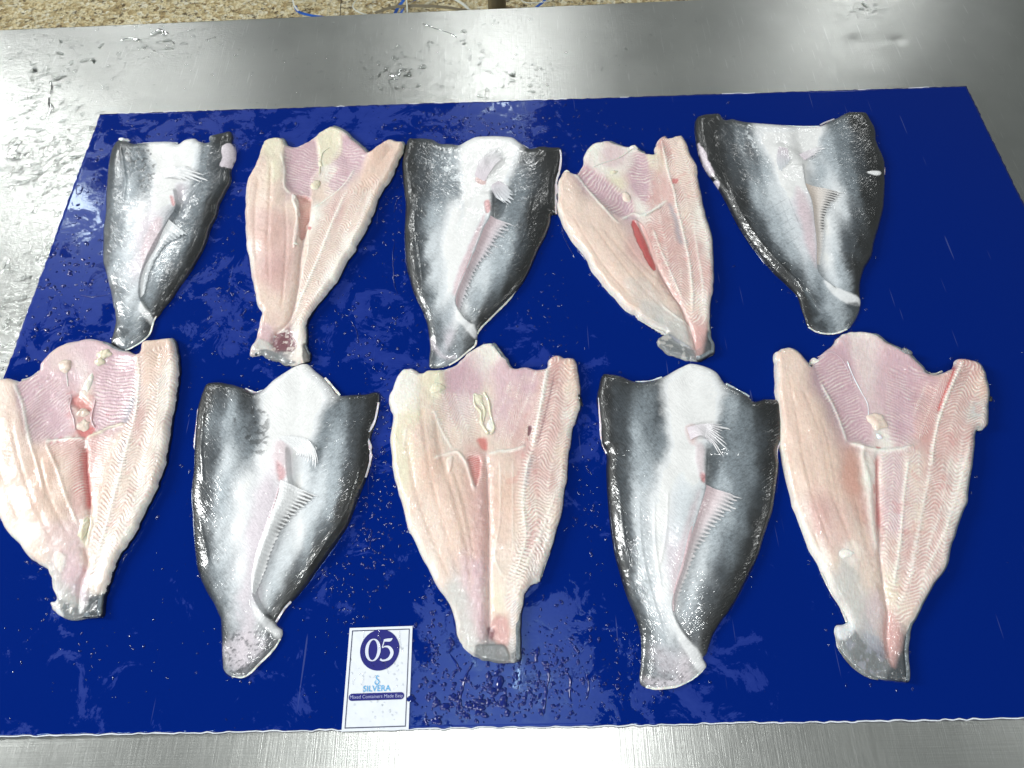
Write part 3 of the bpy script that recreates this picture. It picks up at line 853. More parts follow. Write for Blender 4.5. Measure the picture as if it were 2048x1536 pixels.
def lump(f, root, name, x, y, rx, ry, h, c, rot=0, seed=1, sink=0.0008, mat=None):
    """small rounded deposit of fat or tissue lying on the surface; sizes in mm"""
    p = f.wp([(x, y)])[0]; n, m = 26, 10
    h *= 0.7; z0, q = f.zat(p[None]); V = []; F = []; cl = []
    ca, sa = math.cos(math.radians(rot)), math.sin(math.radians(rot))
    for j in range(m):
        t = math.pi / 2 * j / (m - 1)
        for i in range(n):
            a = 2 * math.pi * i / n
            k = 1 + 0.3 * float(vnoise(np.array([math.cos(a) * 1.3 + 7 * seed]), np.array([math.sin(a) * 1.3]), 0.8, seed)[0])
            ex, ey = math.cos(a) * rx * k * math.cos(t) / 1000, math.sin(a) * ry * k * math.cos(t) / 1000
            V.append((p[0] + ex * ca - ey * sa, p[1] + ex * sa + ey * ca, h / 1000 * math.sin(t)))
    V = np.array(V); P2 = V[:, :2].copy()
    zz, qq = f.zat(P2)
    nz = 0.25 * h / 1000 * fbm(P2[:, 0], P2[:, 1], 0.003, seed + 4, 2)
    V[:, :2] = raised(P2, np.full(len(P2), q[0])); V[:, 2] += 0.5 * zz + 0.5 * z0[0] - sink + nz
    F = [(j * n + i, j * n + (i + 1) % n, (j + 1) * n + (i + 1) % n, (j + 1) * n + i) for j in range(m - 1) for i in range(n)]
    C = np.tile(PALL[c], (len(V), 1))
    return mesh_obj(name, V - np.array(root.location), F, mat or FLESH, root, col=C, uv=P2)

def cord(f, root, name, pts, rad, c, mat=None, lift=0.3):
    """string of membrane lying on the surface; radius in mm"""
    L = smooth_poly(f.wp(pts), False, 8)
    z, q = f.zat(L); s = np.arange(len(L))
    r = rad / 1000 * (0.75 + 0.35 * vnoise(s * 1.0, s * 0.0, 4, int(rad * 100) + f.seed)); r[0] *= 0.3; r[-1] *= 0.3
    P = np.concatenate([raised(L, q), (z + lift / 1000)[:, None]], 1)
    V, F = tube(P, r, 8)
    V[:, 2] = np.where(True, V[:, 2], 0)
    return mesh_obj(name, V - np.array(root.location), F, mat or FLESH, root, col=np.tile(PALL[c], (len(V), 1)), uv=V[:, :2])

def fringe(f, root, name, pts, wd, c, z0=0.001, z1=0.0008, out=1, seed=0, alpha=None):
    """ragged membrane sticking out along a stretch of edge; width in mm, thin but solid"""
    L = smooth_poly(f.wp(pts), False, 10); n = len(L); s = np.arange(n) * 1.0
    d = np.gradient(L, axis=0); nn = np.stack([-d[:, 1], d[:, 0]], -1); nn /= np.linalg.norm(nn, axis=1)[:, None] + 1e-12
    nn *= out
    wd = wd * 0.42
    wv = wd / 1000 * (0.3 + 1.0 * vnoise(s, s * 0, 3.3, seed + 3) + 0.8 * vnoise(s, s * 0, 1.3, seed + 9)) * np.sin(np.clip(np.linspace(0, 1, n) * 1.0, 0, 1) * math.pi) ** 0.4
    rows = []
    for t, zt in ((-0.6, z0 + 0.0012), (0, z0 + 0.0011), (0.35, (z0 + z1) / 2 + 0.0011), (0.7, z1 + 0.0008), (1, z1 + 0.0003), (1, z1 - 0.0002), (0, z0 - 0.0008)):
        P = L + nn * (np.maximum(wv, 0) * t + (0 if t >= 0 else -0.002))[:, None]
        zr = np.maximum(zt + 0.0004 * vnoise(s, s * 0 + t * 3, 2, seed), 0.0003)
        rows.append(np.concatenate([raised(P, zr), zr[:, None]], 1))
    V = np.concatenate(rows); m = len(rows)
    idx = np.arange(n * m).reshape(m, n)
    F = np.stack([idx[:-1, :-1], idx[:-1, 1:], idx[1:, 1:], idx[1:, :-1]], -1).reshape(-1, 4)
    return mesh_obj(name, V - np.array(root.location), F, FLESH, root, col=np.tile(PALL[c], (len(V), 1)), uv=V[:, :2])

def underskin(f, root, out_mm, hmax=7.0, cols=('K', 'g')):
    """dark skin showing past the flesh on the right-hand (far from the lamp) side"""
    o = f.out; side = np.clip(f.nrm @ np.array([0.97, -0.1]), -1, 1)
    L = o + f.nrm * (np.where(side > 0, out_mm / 1000 * sstep(0.1, 0.8, side), 0) - 0.0012 * (1 - sstep(0.0, 0.3, side)))[:, None]
    rows = [(0.0, 0.0003), (-0.0, hmax * 0.45e-3), (-0.0006, hmax * 0.75e-3), (-0.002, hmax * 0.97e-3), (-0.005, hmax * 1e-3)]
    V = []; h = sstep(0.0, 0.4, side) * 0.75 + 0.25
    for off, z in rows:
        P = L + f.nrm * off; V.append(np.concatenate([P, (z * h)[:, None]], 1))
    V = np.concatenate(V); n = len(L); m = len(rows); idx = np.arange(n * m).reshape(m, n)
    nx = np.roll(idx, -1, 1)
    F = np.stack([idx[:-1], nx[:-1], nx[1:], idx[1:]], -1).reshape(-1, 4)
    if np.sum(o[:, 0] * np.roll(o[:, 1], -1) - np.roll(o[:, 0], -1) * o[:, 1]) < 0: F = F[:, ::-1].copy()
    C = np.concatenate([np.tile(PALL[cols[0]], (n * 3, 1)), np.tile(PALL[cols[1]], (n * 2, 1))])
    return mesh_obj('skin', V - np.array(root.location), F, SKIN, root, col=C, uv=V[:, :2])

def new_root(f, label, group):
    c = f.out.mean(0); r = empty('fish_fillet', (c[0], c[1], 0.0)); tag(r, label, 'fish fillet', group); return r

GS = 'butterflied fish lying skin side up'; GF = 'butterflied fish lying flesh side up'

def skin_fish(ox, oy, sc, seed, label, outline, axis, pts, fold, tailcut, belly, tail, spots=(), R=0.012, extra=None, drop=8, edge_k=(0.75, 0.8)):
    f = Fish(ox, oy, sc, outline, axis, pts, 'skin', seed, 0.00035, R)
    root = new_root(f, label, GS)
    for (line, wd, dh) in f_dents.get(seed, ()): f.stroke(line, wd, None, 1.0, dh)
    e, d = f.fold(fold, drop * 0.55, 20, 2.5, 0.02)
    dd, qx, qy = dist_line(f.X, f.Y, f.out, True, near=True)
    mid = f.wp(axis).mean(0)
    oy_ = f.out[:, 1]; yt, yb = oy_.max(), oy_.min()
    hgt = (f.Y - yb) / (yt - yb)
    lat = sstep(0.0, 0.12, hgt) * sstep(1.0, 0.93, hgt)
    wv = 0.0095 * (1 + 0.3 * vnoise(f.X, f.Y, 0.03, seed + 70))
    wv = wv * np.where(f.X < qx, 1.5, 1.0)
    m = np.exp(-(f.d / wv) ** 2) * lat * np.where(f.X < qx, edge_k[1], edge_k[0])
    f.blend(np.clip(m, 0, 1), 'K')
    f.region(belly, 8, 'w', 0.75, 0, 0.004)
    if tailcut: f.region(tailcut, 1.8, 'w', 0.75, 0.3, 0.0012)
    for sp in spots: f.region(*sp) if len(sp) > 3 else None
    # fibres of the skin: fine relief running outwards and back
    ph = (f.al * 0.8 + np.abs(f.of) * 0.9) / 0.0026 + 0.8 * fbm(f.X, f.Y, 0.01, seed, 2)
    f.H += np.cos(ph * 2 * math.pi) * (0.00006 + 0.00016 * np.exp(-(f.d / 0.02) ** 2) * np.clip(0.5 + vnoise(f.X, f.Y, 0.02, seed + 33), 0, 1.2)) * sstep(0, 0.004, f.d)
    f.part[:] = np.where(f.foldall(fold), 1, 0)
    f.setpart(belly, 2); f.setpart(tail, 3)
    if extra: extra(f, root, 'pre')
    f.finish(root, SKIN, ['flank', 'flank', 'belly', 'tail_stump'])
    if extra: extra(f, root, 'post')
    return f, root

def foldall(f, line):
    L = f.wp(line); y = L[::-1, 1]; x = L[::-1, 0]; o_ = np.argsort(y)
    return f.X > np.interp(f.Y, y[o_], x[o_])
Fish.foldall = foldall
f_dents = {}

def flesh_fish(ox, oy, sc, seed, label, outline, crease, pts, belly, tail, spine, build, R=0.007, rim=1.6, skin_out=1.6, crease_c='P', crease_d=-3.2, base_h=3.5, edge_c='W', edge_w=5.0):
    f = Fish(ox, oy, sc, outline, crease, pts, 'flesh', seed, 0.0011, R)
    root = new_root(f, label, GF)
    f.wob = fbm(f.X, f.Y, 0.012, seed + 41, 3)
    # long soft grooves between the muscle bundles
    f.setpart(belly, 2)
    f.part[(f.part == 0) & f.foldall(crease)] = 1
    f.setpart(tail, 3)
    # white fat along the cut edge
    ew = edge_w / 1000 * (0.8 + 0.5 * vnoise(f.X, f.Y, 0.012, seed + 44))
    m = (1 - sstep(0.35, 1.0, f.d / ew)) * 0.8
    m = np.where(f.part == 3, 0, m)
    f.blend(m, edge_c)
    f.H += 0.0002 * fbm(f.X, f.Y, 0.0045, seed + 45, 2) * sstep(0, 0.003, f.d)
    f.H += 0.0004 * fbm(f.X, f.Y, 0.0045, seed + 48, 2) * (1 - sstep(0.003, 0.009, f.d)) * sstep(0, 0.0015, f.d)
    f.stroke(crease, 1.6, crease_c, 0.5, crease_d)
    f.stroke(crease, 4.5, None, 1, crease_d * 0.6)
    build(f, root, 'pre')
    side = np.zeros(len(f.X))
    d, nx, ny = dist_line(f.X, f.Y, f.out, True, near=True)
    # lift the flesh on the side where the skin shows under it
    cx = f.out.mean(0)
    L = f.wp(crease); o_ = np.argsort(L[:, 1]); cxl = np.interp(f.Y, L[o_, 1], L[o_, 0])
    f.base = base_h / 1000 * sstep(0.0, 0.035, f.X - cxl) * sstep(0.03, 0.0, f.d)
    f.finish(root, [FLESH, FLESH, FLESH, FLESH], ['fillet', 'fillet', 'belly_wall', 'tail_stump'])
    if skin_out: underskin(f, root, skin_out, 6.5)
    build(f, root, 'post')
    return f, root
#FISHDATA
# ---- back row, first from the left: small, skin up
def x1(f, root, st):
    if st == 'pre':
        f.speck('K', 4, 0.15, 0.6, '200,180 380,180 420,300 400,450 330,480 300,300 200,260')
        f.region('515,500 530,495 548,545 535,555', 1.6, 'R', 0.6)
        f.region('420,640 470,650 440,760 370,880 330,960 340,800', 4, 'i', 0.55)
        f.stroke('205,180 230,400 215,520', 1.6, None, 1, 0.5)
        f.region('850,190 905,165 938,200 935,260 905,315 870,320 835,300 850,250', 0.8, 'p', 0.95, 0.2)
        f.region('570,420 640,400 690,400 640,470 600,540 570,580', 4, None, 1, -1.5)
        f.region('205,1340 260,1350 230,1400', 2, 'D', .6, -1)
        for k in range(9): f.stroke(f'{340+k*8},{880-k*26} {395+k*9},{900-k*28}', 0.35, 'p', 0.5, 0.25)
    else:
        fan(f, root, 'pelvic_fin', '470,330 475,375', '560,315 600,325 600,345 560,385', '730,298 760,330 800,408 640,412', 7, 'w', 'w', 0.002, 0.007, (0.97, 0.75), 0.3, seed=3)
        fan(f, root, 'anal_fin', '500,635 430,790 370,900 330,1010 325,1140', None, '628,740 500,790 430,880 385,980 350,1110', 22, 'w', 's', 0.0015, 0.002, (0.97, 0.8), 0.1, ('0',) and (0.08, 0.4, 'g', .5), seed=4)
        lump(f, root, 'fat_lump', 230, 148, 7, 4, 4.5, 'w', 15, 3, -0.0005)
        fringe(f, root, 'torn_edge', '430,1255 412,1290 385,1372 330,1424 265,1462 225,1478', 0.9, 'W', 0.002, 0.002, 1, 6)
        fringe(f, root, 'torn_edge', '300,158 400,148 500,146 560,152', 1.0, 'w', 0.002, 0.002, -1, 6)
skin_fish(180, 240, 3.2, 11, 'smallest skin-side-up fish, back row far left, with a splayed white fin',
 '180,150 215,135 265,155 300,165 350,160 430,148 540,150 575,165 610,140 680,130 710,150 765,155 770,115 850,90 900,80 915,110 912,150 935,190 935,250 915,300 905,330 905,400 880,450 850,510 830,550 815,620 780,690 755,770 720,850 690,900 650,970 600,1040 560,1100 520,1160 475,1210 440,1260 412,1285 405,1320 385,1370 330,1420 270,1460 240,1480 200,1470 160,1445 135,1430 150,1370 165,1300 165,1240 150,1180 130,1080 100,960 85,900 90,780 90,700 105,600 108,480 115,380 125,280 140,210 160,170',
 '500,150 220,1460',
 '150,200,K,9 130,400,D,9 120,600,D,8 110,800,D,7 110,920,D,6 150,1100,D,6 180,1300,D,5 150,1420,K,4 200,200,D,12 200,350,g,13 180,550,g,13 170,750,g,12 180,950,S,10 200,1150,g,9 240,1300,g,8 260,1400,g,6 330,1350,g,5 380,1350,D,4 '
 '250,250,g,12 330,250,g,11 350,350,g,11 370,440,g,12 260,450,S,14 250,650,s,15 250,850,s,14 250,1000,s,12 270,1150,s,10 320,1250,s,8 340,550,w,15 330,700,p,15 400,650,p,14 290,950,p,13 '
 '420,200,w,8 480,250,w,8 560,200,w,9 640,180,w,10 700,170,s,11 430,420,w,11 500,450,w,12 560,480,p,10 430,540,w,14 600,280,w,9 650,260,s,10 '
 '720,230,g,10 720,380,g,10 850,110,K,6 800,250,D,11 860,330,D,8 820,420,D,11 720,520,g,12 640,600,g,12 760,600,K,10 700,700,D,12 620,750,g,12 560,850,g,12 500,850,S,11 660,850,K,9 590,950,D,11 500,980,D,12 430,980,S,11 540,1080,K,9 440,1120,D,11 390,1120,g,9 430,1200,K,8 390,1200,g,7 560,560,g,9',
 '540,430 560,560 515,640 440,760 378,880 335,1010 328,1140 400,1250',
 '335,1165 375,1215 412,1278 405,1320 380,1300 350,1260 320,1220',
 '400,150 700,130 680,250 640,390 540,420 540,540 460,560 420,480 400,300', '150,1240 430,1250 420,1500 120,1500', extra=x1, edge_k=(0.25, 0.6), drop=4)

# ---- back row, second: small, flesh up
def x2(f, root, st):
    if st == 'pre':
        f.region('345,180 450,170 520,130 540,280 490,350 480,480 400,440 340,380 330,280', 3, 'V', .8, -1.5)
        f.region('690,140 830,215 760,290 720,360 640,430 600,380 680,250', 3, 'V', .85)
        f.region('540,90 640,70 680,180 600,270 540,270 530,180', 3, 'Y', .8, 0.5)
        f.ribs('350,190 540,200 520,330 480,470 400,440 340,330', '540,150 560,500', 3.2, 0.5, 0.5, .7, 'W', gap='V')
        f.ribs('660,170 820,220 730,370 600,450 570,400', '560,150 560,520', 3.0, -0.5, 0.5, .7, 'W', gap='V')
        f.region('400,455 480,470 485,520 470,600 430,720 415,640 412,540', 1.2, 'T', .85, -3.5)
        f.ribs('405,455 485,470 470,640 425,720 410,560', '440,440 440,760', 1.8, 0.2, 0.3, .6, 'P', gap='R')
        f.ribs('600,500 870,330 900,420 800,640 640,950 480,1200 380,1240 400,1050 480,800 540,600', '700,440 620,620 540,820 440,1040 370,1220', 2.6, 0.75, 0.8, .75, 'W', gap='r')
        f.stroke('700,430 620,610 540,820 450,1030 390,1200', 2.2, 'W', .8, 0.9, beads=.5)
        f.stroke('860,430 770,680 620,950 480,1150', 4, 'W', .6, 0.5, beads=.3)
        f.stroke('475,700 470,800 440,900 400,1100', 1, 'W', .6, 0.5)
        f.region('380,450 410,480 415,640 395,760 380,740 400,560 375,480', .8, 'W', .9, 1.6)
        f.stroke('310,210 330,290 330,400 370,450', 1.6, 'W', .8, 1.2)
        f.stroke('750,300 680,400 560,500 500,530', 1.6, 'W', .8, 1.5)
        for l in ('250,250 240,450 230,700 240,1000', '180,350 160,550 165,800 190,1040', '330,500 340,700 330,900 310,1150'):
            f.stroke(l, 2.2, 'O', .4, -1.4); 
        f.region('160,550 380,600 390,900 330,1050 200,1000 150,800', 12, 'P', .65, 1)
        f.region('860,200 960,170 990,230 930,330 850,420 780,420 800,300', 5, 'O', .7, 0.5)
        f.region('270,1285 330,1265 390,1310 400,1380 340,1400 270,1390 255,1330', 2, 'M', .9, -1.5)
        f.speck('W', 3, .1, .6, '255,1265 400,1265 400,1400 255,1400')
        f.region('200,1240 260,1260 250,1340 180,1330', 2, 'i', .7); f.region('130,1380 180,1330 255,1360 250,1390 200,1400', 1.5, 'L', .8, 1)
        f.region('185,1400 250,1395 330,1440 400,1470 280,1480 200,1440', 1.2, 'G', .9); f.region('440,1370 482,1350 490,1450 450,1465', 1, 'K', .8)
        f.stroke('590,320 650,325', .7, 'R', .5); f.region('465,640 490,645 480,660', .6, 'R', .7)
    else:
        lump(f, root, 'fat_lump', 518, 392, 6.3, 7.5, 5, 'Y', 0, 2)
        lump(f, root, 'fat_lump', 545, 265, 3, 5.5, 3, 'Y', 20, 4)
        lump(f, root, 'fat_lump', 395, 748, 3.4, 2.3, 2.6, 'W', 0, 6)
        cord(f, root, 'membrane_cord', '600,170 560,200 545,260 540,330', 0.8, 'Y')
flesh_fish(460, 240, 3.011, 12, 'small flesh-side-up fish, second from left in back row, dark red spot at its tail',
 '215,140 260,125 320,128 350,165 395,172 450,155 500,125 545,85 600,50 650,60 710,95 760,140 810,180 838,210 880,180 930,145 965,133 1000,142 1045,152 1045,190 1020,250 990,330 950,390 915,440 880,530 850,600 820,660 790,720 760,780 720,840 680,910 640,980 600,1030 555,1080 510,1150 475,1210 465,1280 465,1350 475,1400 480,1445 440,1465 400,1475 340,1482 310,1465 270,1455 220,1440 190,1420 135,1422 125,1395 140,1350 165,1310 180,1250 190,1180 175,1120 155,1050 140,980 130,900 110,800 103,720 98,650 93,560 95,450 105,390 130,340 160,290 180,220 200,170',
 '490,530 465,620 440,720 420,850 412,960 392,1080 358,1200 270,1290 250,1400',
 '250,180,Y,10 200,300,B,14 150,420,B,12 260,300,Y,15 250,450,B,17 140,600,B,12 240,700,O,17 140,850,W,9 250,900,P,16 350,700,B,15 370,550,B,14 200,1050,B,12 300,1100,B,13 230,1200,B,11 330,1200,B,11 '
 '400,250,V,7 420,350,V,6 600,130,Y,7 680,200,V,7 600,330,W,5 700,290,V,7 540,440,B,5 780,220,V,8 '
 '900,200,O,13 980,200,B,10 850,350,B,14 750,450,B,14 640,560,P,13 850,450,c,9 720,600,c,14 560,650,c,12 520,560,W,12 600,750,c,14 700,780,W,10 520,850,B,12 600,950,W,9 480,1000,c,12 450,1150,c,10 420,1250,W,8 330,1330,M,5 230,1300,P,7 430,1400,W,5 300,1450,G,3 200,1390,L,4',
 '350,165 395,172 450,155 600,50 838,210 760,290 720,370 640,460 560,515 500,525 480,500 450,470 400,455 350,410 325,330 325,250',
 '150,1290 480,1290 500,1500 100,1500', '700,430 400,1200', x2, skin_out=2.2)

# ---- back row, third: skin up
def x3(f, root, st):
    if st == 'pre':
        f.region('555,490 590,480 595,540 570,555', 2, 'R', .6, -0.8)
        f.region('510,335 560,335 560,380 515,370', 2, 'r', .8)
        f.region('560,560 540,650 490,780 430,920 390,1040 375,1000 420,860 480,720 530,620', 3, 'i', .75)
        f.region('600,420 680,400 700,480 660,560 605,560', 3, 'D', .5, -2.5)
        f.speck('s', 5, .2, .8, '300,220 420,220 420,400 300,300'); f.speck('s', 5, .2, .7, '690,320 760,310 760,440 700,420')
        f.stroke('160,420 150,640 175,800 200,1000', 1.6, None, 1, .6); f.stroke('840,420 800,650 760,760', 2.5, None, 1, .7)
        f.stroke('240,1290 270,1360 330,1410 400,1400', 3, 'p', .5, -1.3)
    else:
        fan(f, root, 'pelvic_fin', '500,330 530,350 560,365', '520,270 570,240 640,260', '520,255 600,175 650,158 690,262', 7, 'p', 'w', .002, .006, (.97, .75), .15, seed=5)
        fan(f, root, 'pelvic_fin', '600,385 640,360', '610,440 690,400', '650,470 690,500 738,525 742,470 700,400', 7, 'p', 's', .003, .006, (.97, .8), .15, seed=6)
        fan(f, root, 'anal_fin', '570,560 540,650 490,770 440,890 395,1010 390,1090', None, '755,635 690,690 650,750 610,800 560,860 520,900 480,1000 445,1070 425,1150', 26, 'i', 's', .0015, .003, (.97, .8), .3, (.05, .55, 'g', .8), seed=7)
        fringe(f, root, 'torn_edge', '1008,175 1014,220 1005,300 988,360 983,440 983,520 988,555', 3.0, 'p', .004, .004, 1, 5)
        fringe(f, root, 'torn_edge', '745,1010 700,1072 640,1132 590,1182 540,1232 520,1265', 2.4, 'W', .0015, .001, 1, 6)
        fringe(f, root, 'torn_edge', '300,152 350,155 405,158', 2.0, 'W', .002, .001, -1, 6)
        fringe(f, root, 'torn_edge', '780,150 825,178 840,175', 3.0, 'p', .002, .002, -1, 2)
        fringe(f, root, 'torn_edge', '515,1300 505,1335 460,1372 400,1422 350,1452', .9, 'W', .002, .002, 1, 6)
skin_fish(780, 240, 2.953, 13, 'dark skin-side-up fish in the middle of the back row with ragged belly fin',
 '105,125 150,118 210,120 260,128 300,150 360,152 410,157 460,130 510,110 560,107 620,105 680,108 730,115 780,150 830,178 880,165 940,168 1008,172 1015,220 1005,300 990,360 985,440 985,520 985,560 955,565 945,620 920,690 880,770 840,860 800,940 760,1000 700,1070 640,1130 590,1180 540,1230 520,1270 510,1330 460,1370 400,1420 350,1450 300,1465 240,1468 232,1430 238,1350 230,1280 220,1210 190,1130 150,1050 120,960 100,880 90,790 85,700 88,600 90,500 80,400 72,300 78,220',
 '560,110 330,1460',
 '100,160,K,9 100,300,K,10 110,500,K,10 100,700,K,9 110,850,K,9 150,1000,K,9 200,1150,K,8 240,1350,D,5 250,1440,D,3 200,180,D,11 200,350,D,13 170,550,D,14 160,750,D,13 190,900,D,12 230,1100,g,10 290,1250,g,9 '
 '280,230,g,10 380,250,S,10 350,330,g,12 400,400,g,12 280,430,g,13 260,550,S,15 240,750,s,15 270,900,s,14 300,1050,s,12 350,1180,S,10 340,1300,p,7 420,1330,S,5 300,1400,S,4 470,1340,D,4 350,1430,g,3 '
 '450,200,w,9 600,160,w,10 720,170,w,9 450,330,w,12 560,280,w,11 660,300,w,9 480,430,w,13 540,480,w,12 380,550,w,16 480,600,w,15 350,750,w,16 430,780,w,15 380,900,w,14 350,1000,w,13 400,1150,w,9 480,1230,w,6 '
 '800,230,D,9 760,350,g,10 900,200,K,9 980,230,K,6 850,320,D,11 950,400,K,9 760,480,g,11 650,480,g,9 720,570,g,11 850,550,K,12 930,600,K,8 700,680,S,12 780,720,D,13 860,750,K,9 680,800,S,13 620,880,S,12 740,860,D,12 790,900,K,8 560,960,s,12 640,980,g,12 700,1020,K,9 530,1060,S,11 600,1100,D,10 500,1150,g,9 550,1180,K,7 600,650,s,11 520,850,s,11',
 '610,420 600,560 560,640 510,770 460,890 405,1020 395,1090 440,1170 490,1220',
 '400,1120 430,1165 470,1200 500,1230 517,1275 500,1300 465,1260 420,1210 390,1170',
 '410,157 560,105 780,150 740,260 690,380 610,400 600,540 540,560 460,560 430,400', '200,1220 530,1260 520,1500 200,1500', extra=x3, drop=9)

# ---- back row, fourth: flesh up with red streak
def x4(f, root, st):
    if st == 'pre':
        f.region('190,330 280,300 400,400 500,500 500,570 400,550 300,460 200,370', 3, 'V', .85, -1)
        f.region('490,200 600,210 620,380 590,480 530,400 500,300', 3, 'V', .85)
        f.ribs('180,320 300,300 520,480 500,590 380,540 190,370', '160,330 560,600', 3.0, 0.3, .7, .8, 'W', gap='V')
        f.ribs('480,200 640,210 650,420 600,540 540,400', '570,160 620,560', 2.8, .3, .6, .8, 'W', gap='V')
        f.region('240,140 500,150 520,230 480,300 380,330 230,260', 6, 'W', .6, 1); f.region('330,160 470,170 450,250 330,260', 5, 'i', .5)
        f.ribs('650,150 730,320 740,480 640,540 620,400 640,250', '700,100 770,500', 2.3, 1.6, 1.0, .8, 'W', gap='r')
        f.ribs('700,110 880,200 960,500 1010,850 990,1200 900,1250 760,1000 600,640 700,500 790,480', '690,110 740,300 790,480 830,660 870,850 890,1050 890,1200', 2.7, .8, 1.0, .8, 'W', gap='P')
        f.stroke('690,110 740,300 780,430 790,500 830,660 870,850 890,1050 890,1200', 2.0, 'W', .8, 1.3, beads=.5)
        f.stroke('900,600 920,800 950,1000 950,1150', 1.4, 'W', .6, .6, beads=.3); f.stroke('640,640 700,800 780,980 830,1100', 1.4, 'W', .8, .8, beads=.5)
        f.stroke('740,480 790,600 800,680 830,760', 3.2, 'b', .6); f.region('765,340 800,340 800,370 765,370', 1.5, 'R', .7)
        f.speck('R', 7, .25, 0.23, '600,640 720,640 760,930 700,900'); f.speck('R', 8, .3, 0.20, '700,300 880,350 950,800 900,1000 800,700')
        f.region('515,600 545,620 600,720 640,820 665,880 650,915 610,860 560,760 520,660', .8, 'R', .95, -0.8)
        f.stroke('500,590 570,620 620,720 670,880 700,940', 1.1, 'r', .8, 1.4)
        f.stroke('130,320 200,370 300,480 400,590 440,620', 1.8, 'W', .85, 1.2)
        f.stroke('440,600 520,560 570,570 640,540 740,470', 2.2, 'W', .8, 1.8)
        for l in ('250,600 400,800 560,1000 760,1200', '330,650 520,860 700,1060', '130,560 300,850 500,1080', '420,650 560,850 700,990 800,1110'): f.stroke(l, 2.0, 'O', .3, -1.2)
        f.region('480,960 620,980 700,1100 800,1200 700,1230 560,1150 480,1040', 6, 'L', .4, .8)
        f.stroke('700,1130 800,1210 870,1260 900,1400', 1.2, 'W', .8, 1)
        f.region('600,1100 800,1200 880,1300 900,1400 800,1360 730,1300 560,1220', 4, 'L', .6)
        f.region('735,1325 800,1350 860,1380 905,1415 860,1400 780,1370', 1, 'b', .8, .4)
        f.region('663,1365 690,1335 735,1325 800,1370 900,1415 960,1380 985,1320 1010,1330 1028,1430 920,1488 800,1465 690,1400', 1, 'G', .9)
        f.region('980,1310 1010,1320 1030,1430 970,1460 960,1400', 2, 'D', .8)
        f.region('880,1280 960,1290 970,1370 930,1470 900,1400', 3, 'r', .6)
        f.speck('L', 6, .1, .6, '663,1365 735,1325 900,1415 880,1480 740,1440')
    else:
        lump(f, root, 'fat_lump', 480, 450, 5.5, 8, 4, 'c', 20, 2); lump(f, root, 'fat_lump', 520, 162, 6, 4.5, 5, 'W', 0, 5)
        lump(f, root, 'fat_lump', 395, 300, 6, 4, 3, 'Y', 30, 7); lump(f, root, 'fat_lump', 105, 315, 4, 3, 4, 'W', 20, 8)
        cord(f, root, 'membrane_cord', '520,165 440,210 340,240 270,275', .9, 'W'); cord(f, root, 'membrane_cord', '590,575 640,545 700,510', 1.3, 'W')
        fringe(f, root, 'torn_edge', '535,1200 600,1250 680,1295 735,1325', 4, 'L', .002, .001, -1, 3)
        fringe(f, root, 'torn_edge', '850,140 880,210 915,270 920,330 925,390', 2, 'L', .004, .003, 1, 4)
        fringe(f, root, 'torn_edge', '1000,1270 1000,1290 1005,1300', 5, 'L', .002, .001, 1, 4)
flesh_fish(1100, 250, 3.134, 14, 'flesh-side-up fish with a long bright red streak beside its centre groove',
 '90,305 130,315 165,320 200,270 215,200 250,145 300,118 360,112 420,130 480,145 530,140 570,175 600,190 650,190 655,150 680,100 710,88 740,105 790,88 825,90 850,140 880,210 915,270 920,330 930,400 945,470 965,560 990,640 1010,720 1020,830 1025,930 1020,1020 1005,1130 1000,1240 1005,1330 1028,1430 980,1465 920,1488 860,1480 800,1465 740,1440 690,1400 663,1365 690,1335 725,1310 680,1295 620,1260 560,1230 535,1200 470,1160 400,1080 330,1010 270,930 210,830 140,740 95,670 60,590 42,520 45,420 55,350',
 '545,590 600,700 680,900 760,1040 820,1130 880,1280 915,1420',
 '80,400,B,12 80,550,B,12 160,500,B,16 180,650,B,16 120,700,B,9 300,550,B,16 300,700,B,17 260,850,B,13 420,700,B,16 400,850,B,17 360,1000,B,12 550,800,P,14 520,950,B,16 470,1100,B,12 640,1000,B,14 620,1150,B,11 750,1150,B,11 700,1240,L,8 820,1300,L,6 '
 '250,350,V,6 330,400,V,6 300,200,W,7 400,200,i,7 420,350,Y,6 500,180,W,7 560,280,V,6 580,400,V,5 470,500,V,5 580,520,W,6 640,220,Y,8 '
 '700,150,r,10 800,150,c,12 680,350,r,8 670,480,r,8 830,300,c,13 900,400,B,10 770,420,P,13 720,600,P,12 850,550,c,14 940,600,W,9 680,700,r,11 780,750,P,13 900,780,P,13 990,800,W,8 760,900,P,12 850,950,P,13 960,950,P,11 820,1060,P,11 900,1130,c,11 970,1150,W,8 930,1280,P,8 930,1400,r,4 750,1390,G,3 1000,1400,D,3 850,1450,G,3',
 '165,320 215,200 300,118 530,140 650,190 640,240 640,400 640,480 600,540 545,590 470,590 400,560 330,500 250,420 190,370',
 '650,1365 690,1335 735,1325 800,1370 880,1400 960,1380 985,1320 1010,1310 1040,1450 920,1500 700,1450', '695,110 890,1200', x4, skin_out=0.5, crease_c='r', crease_d=-4)

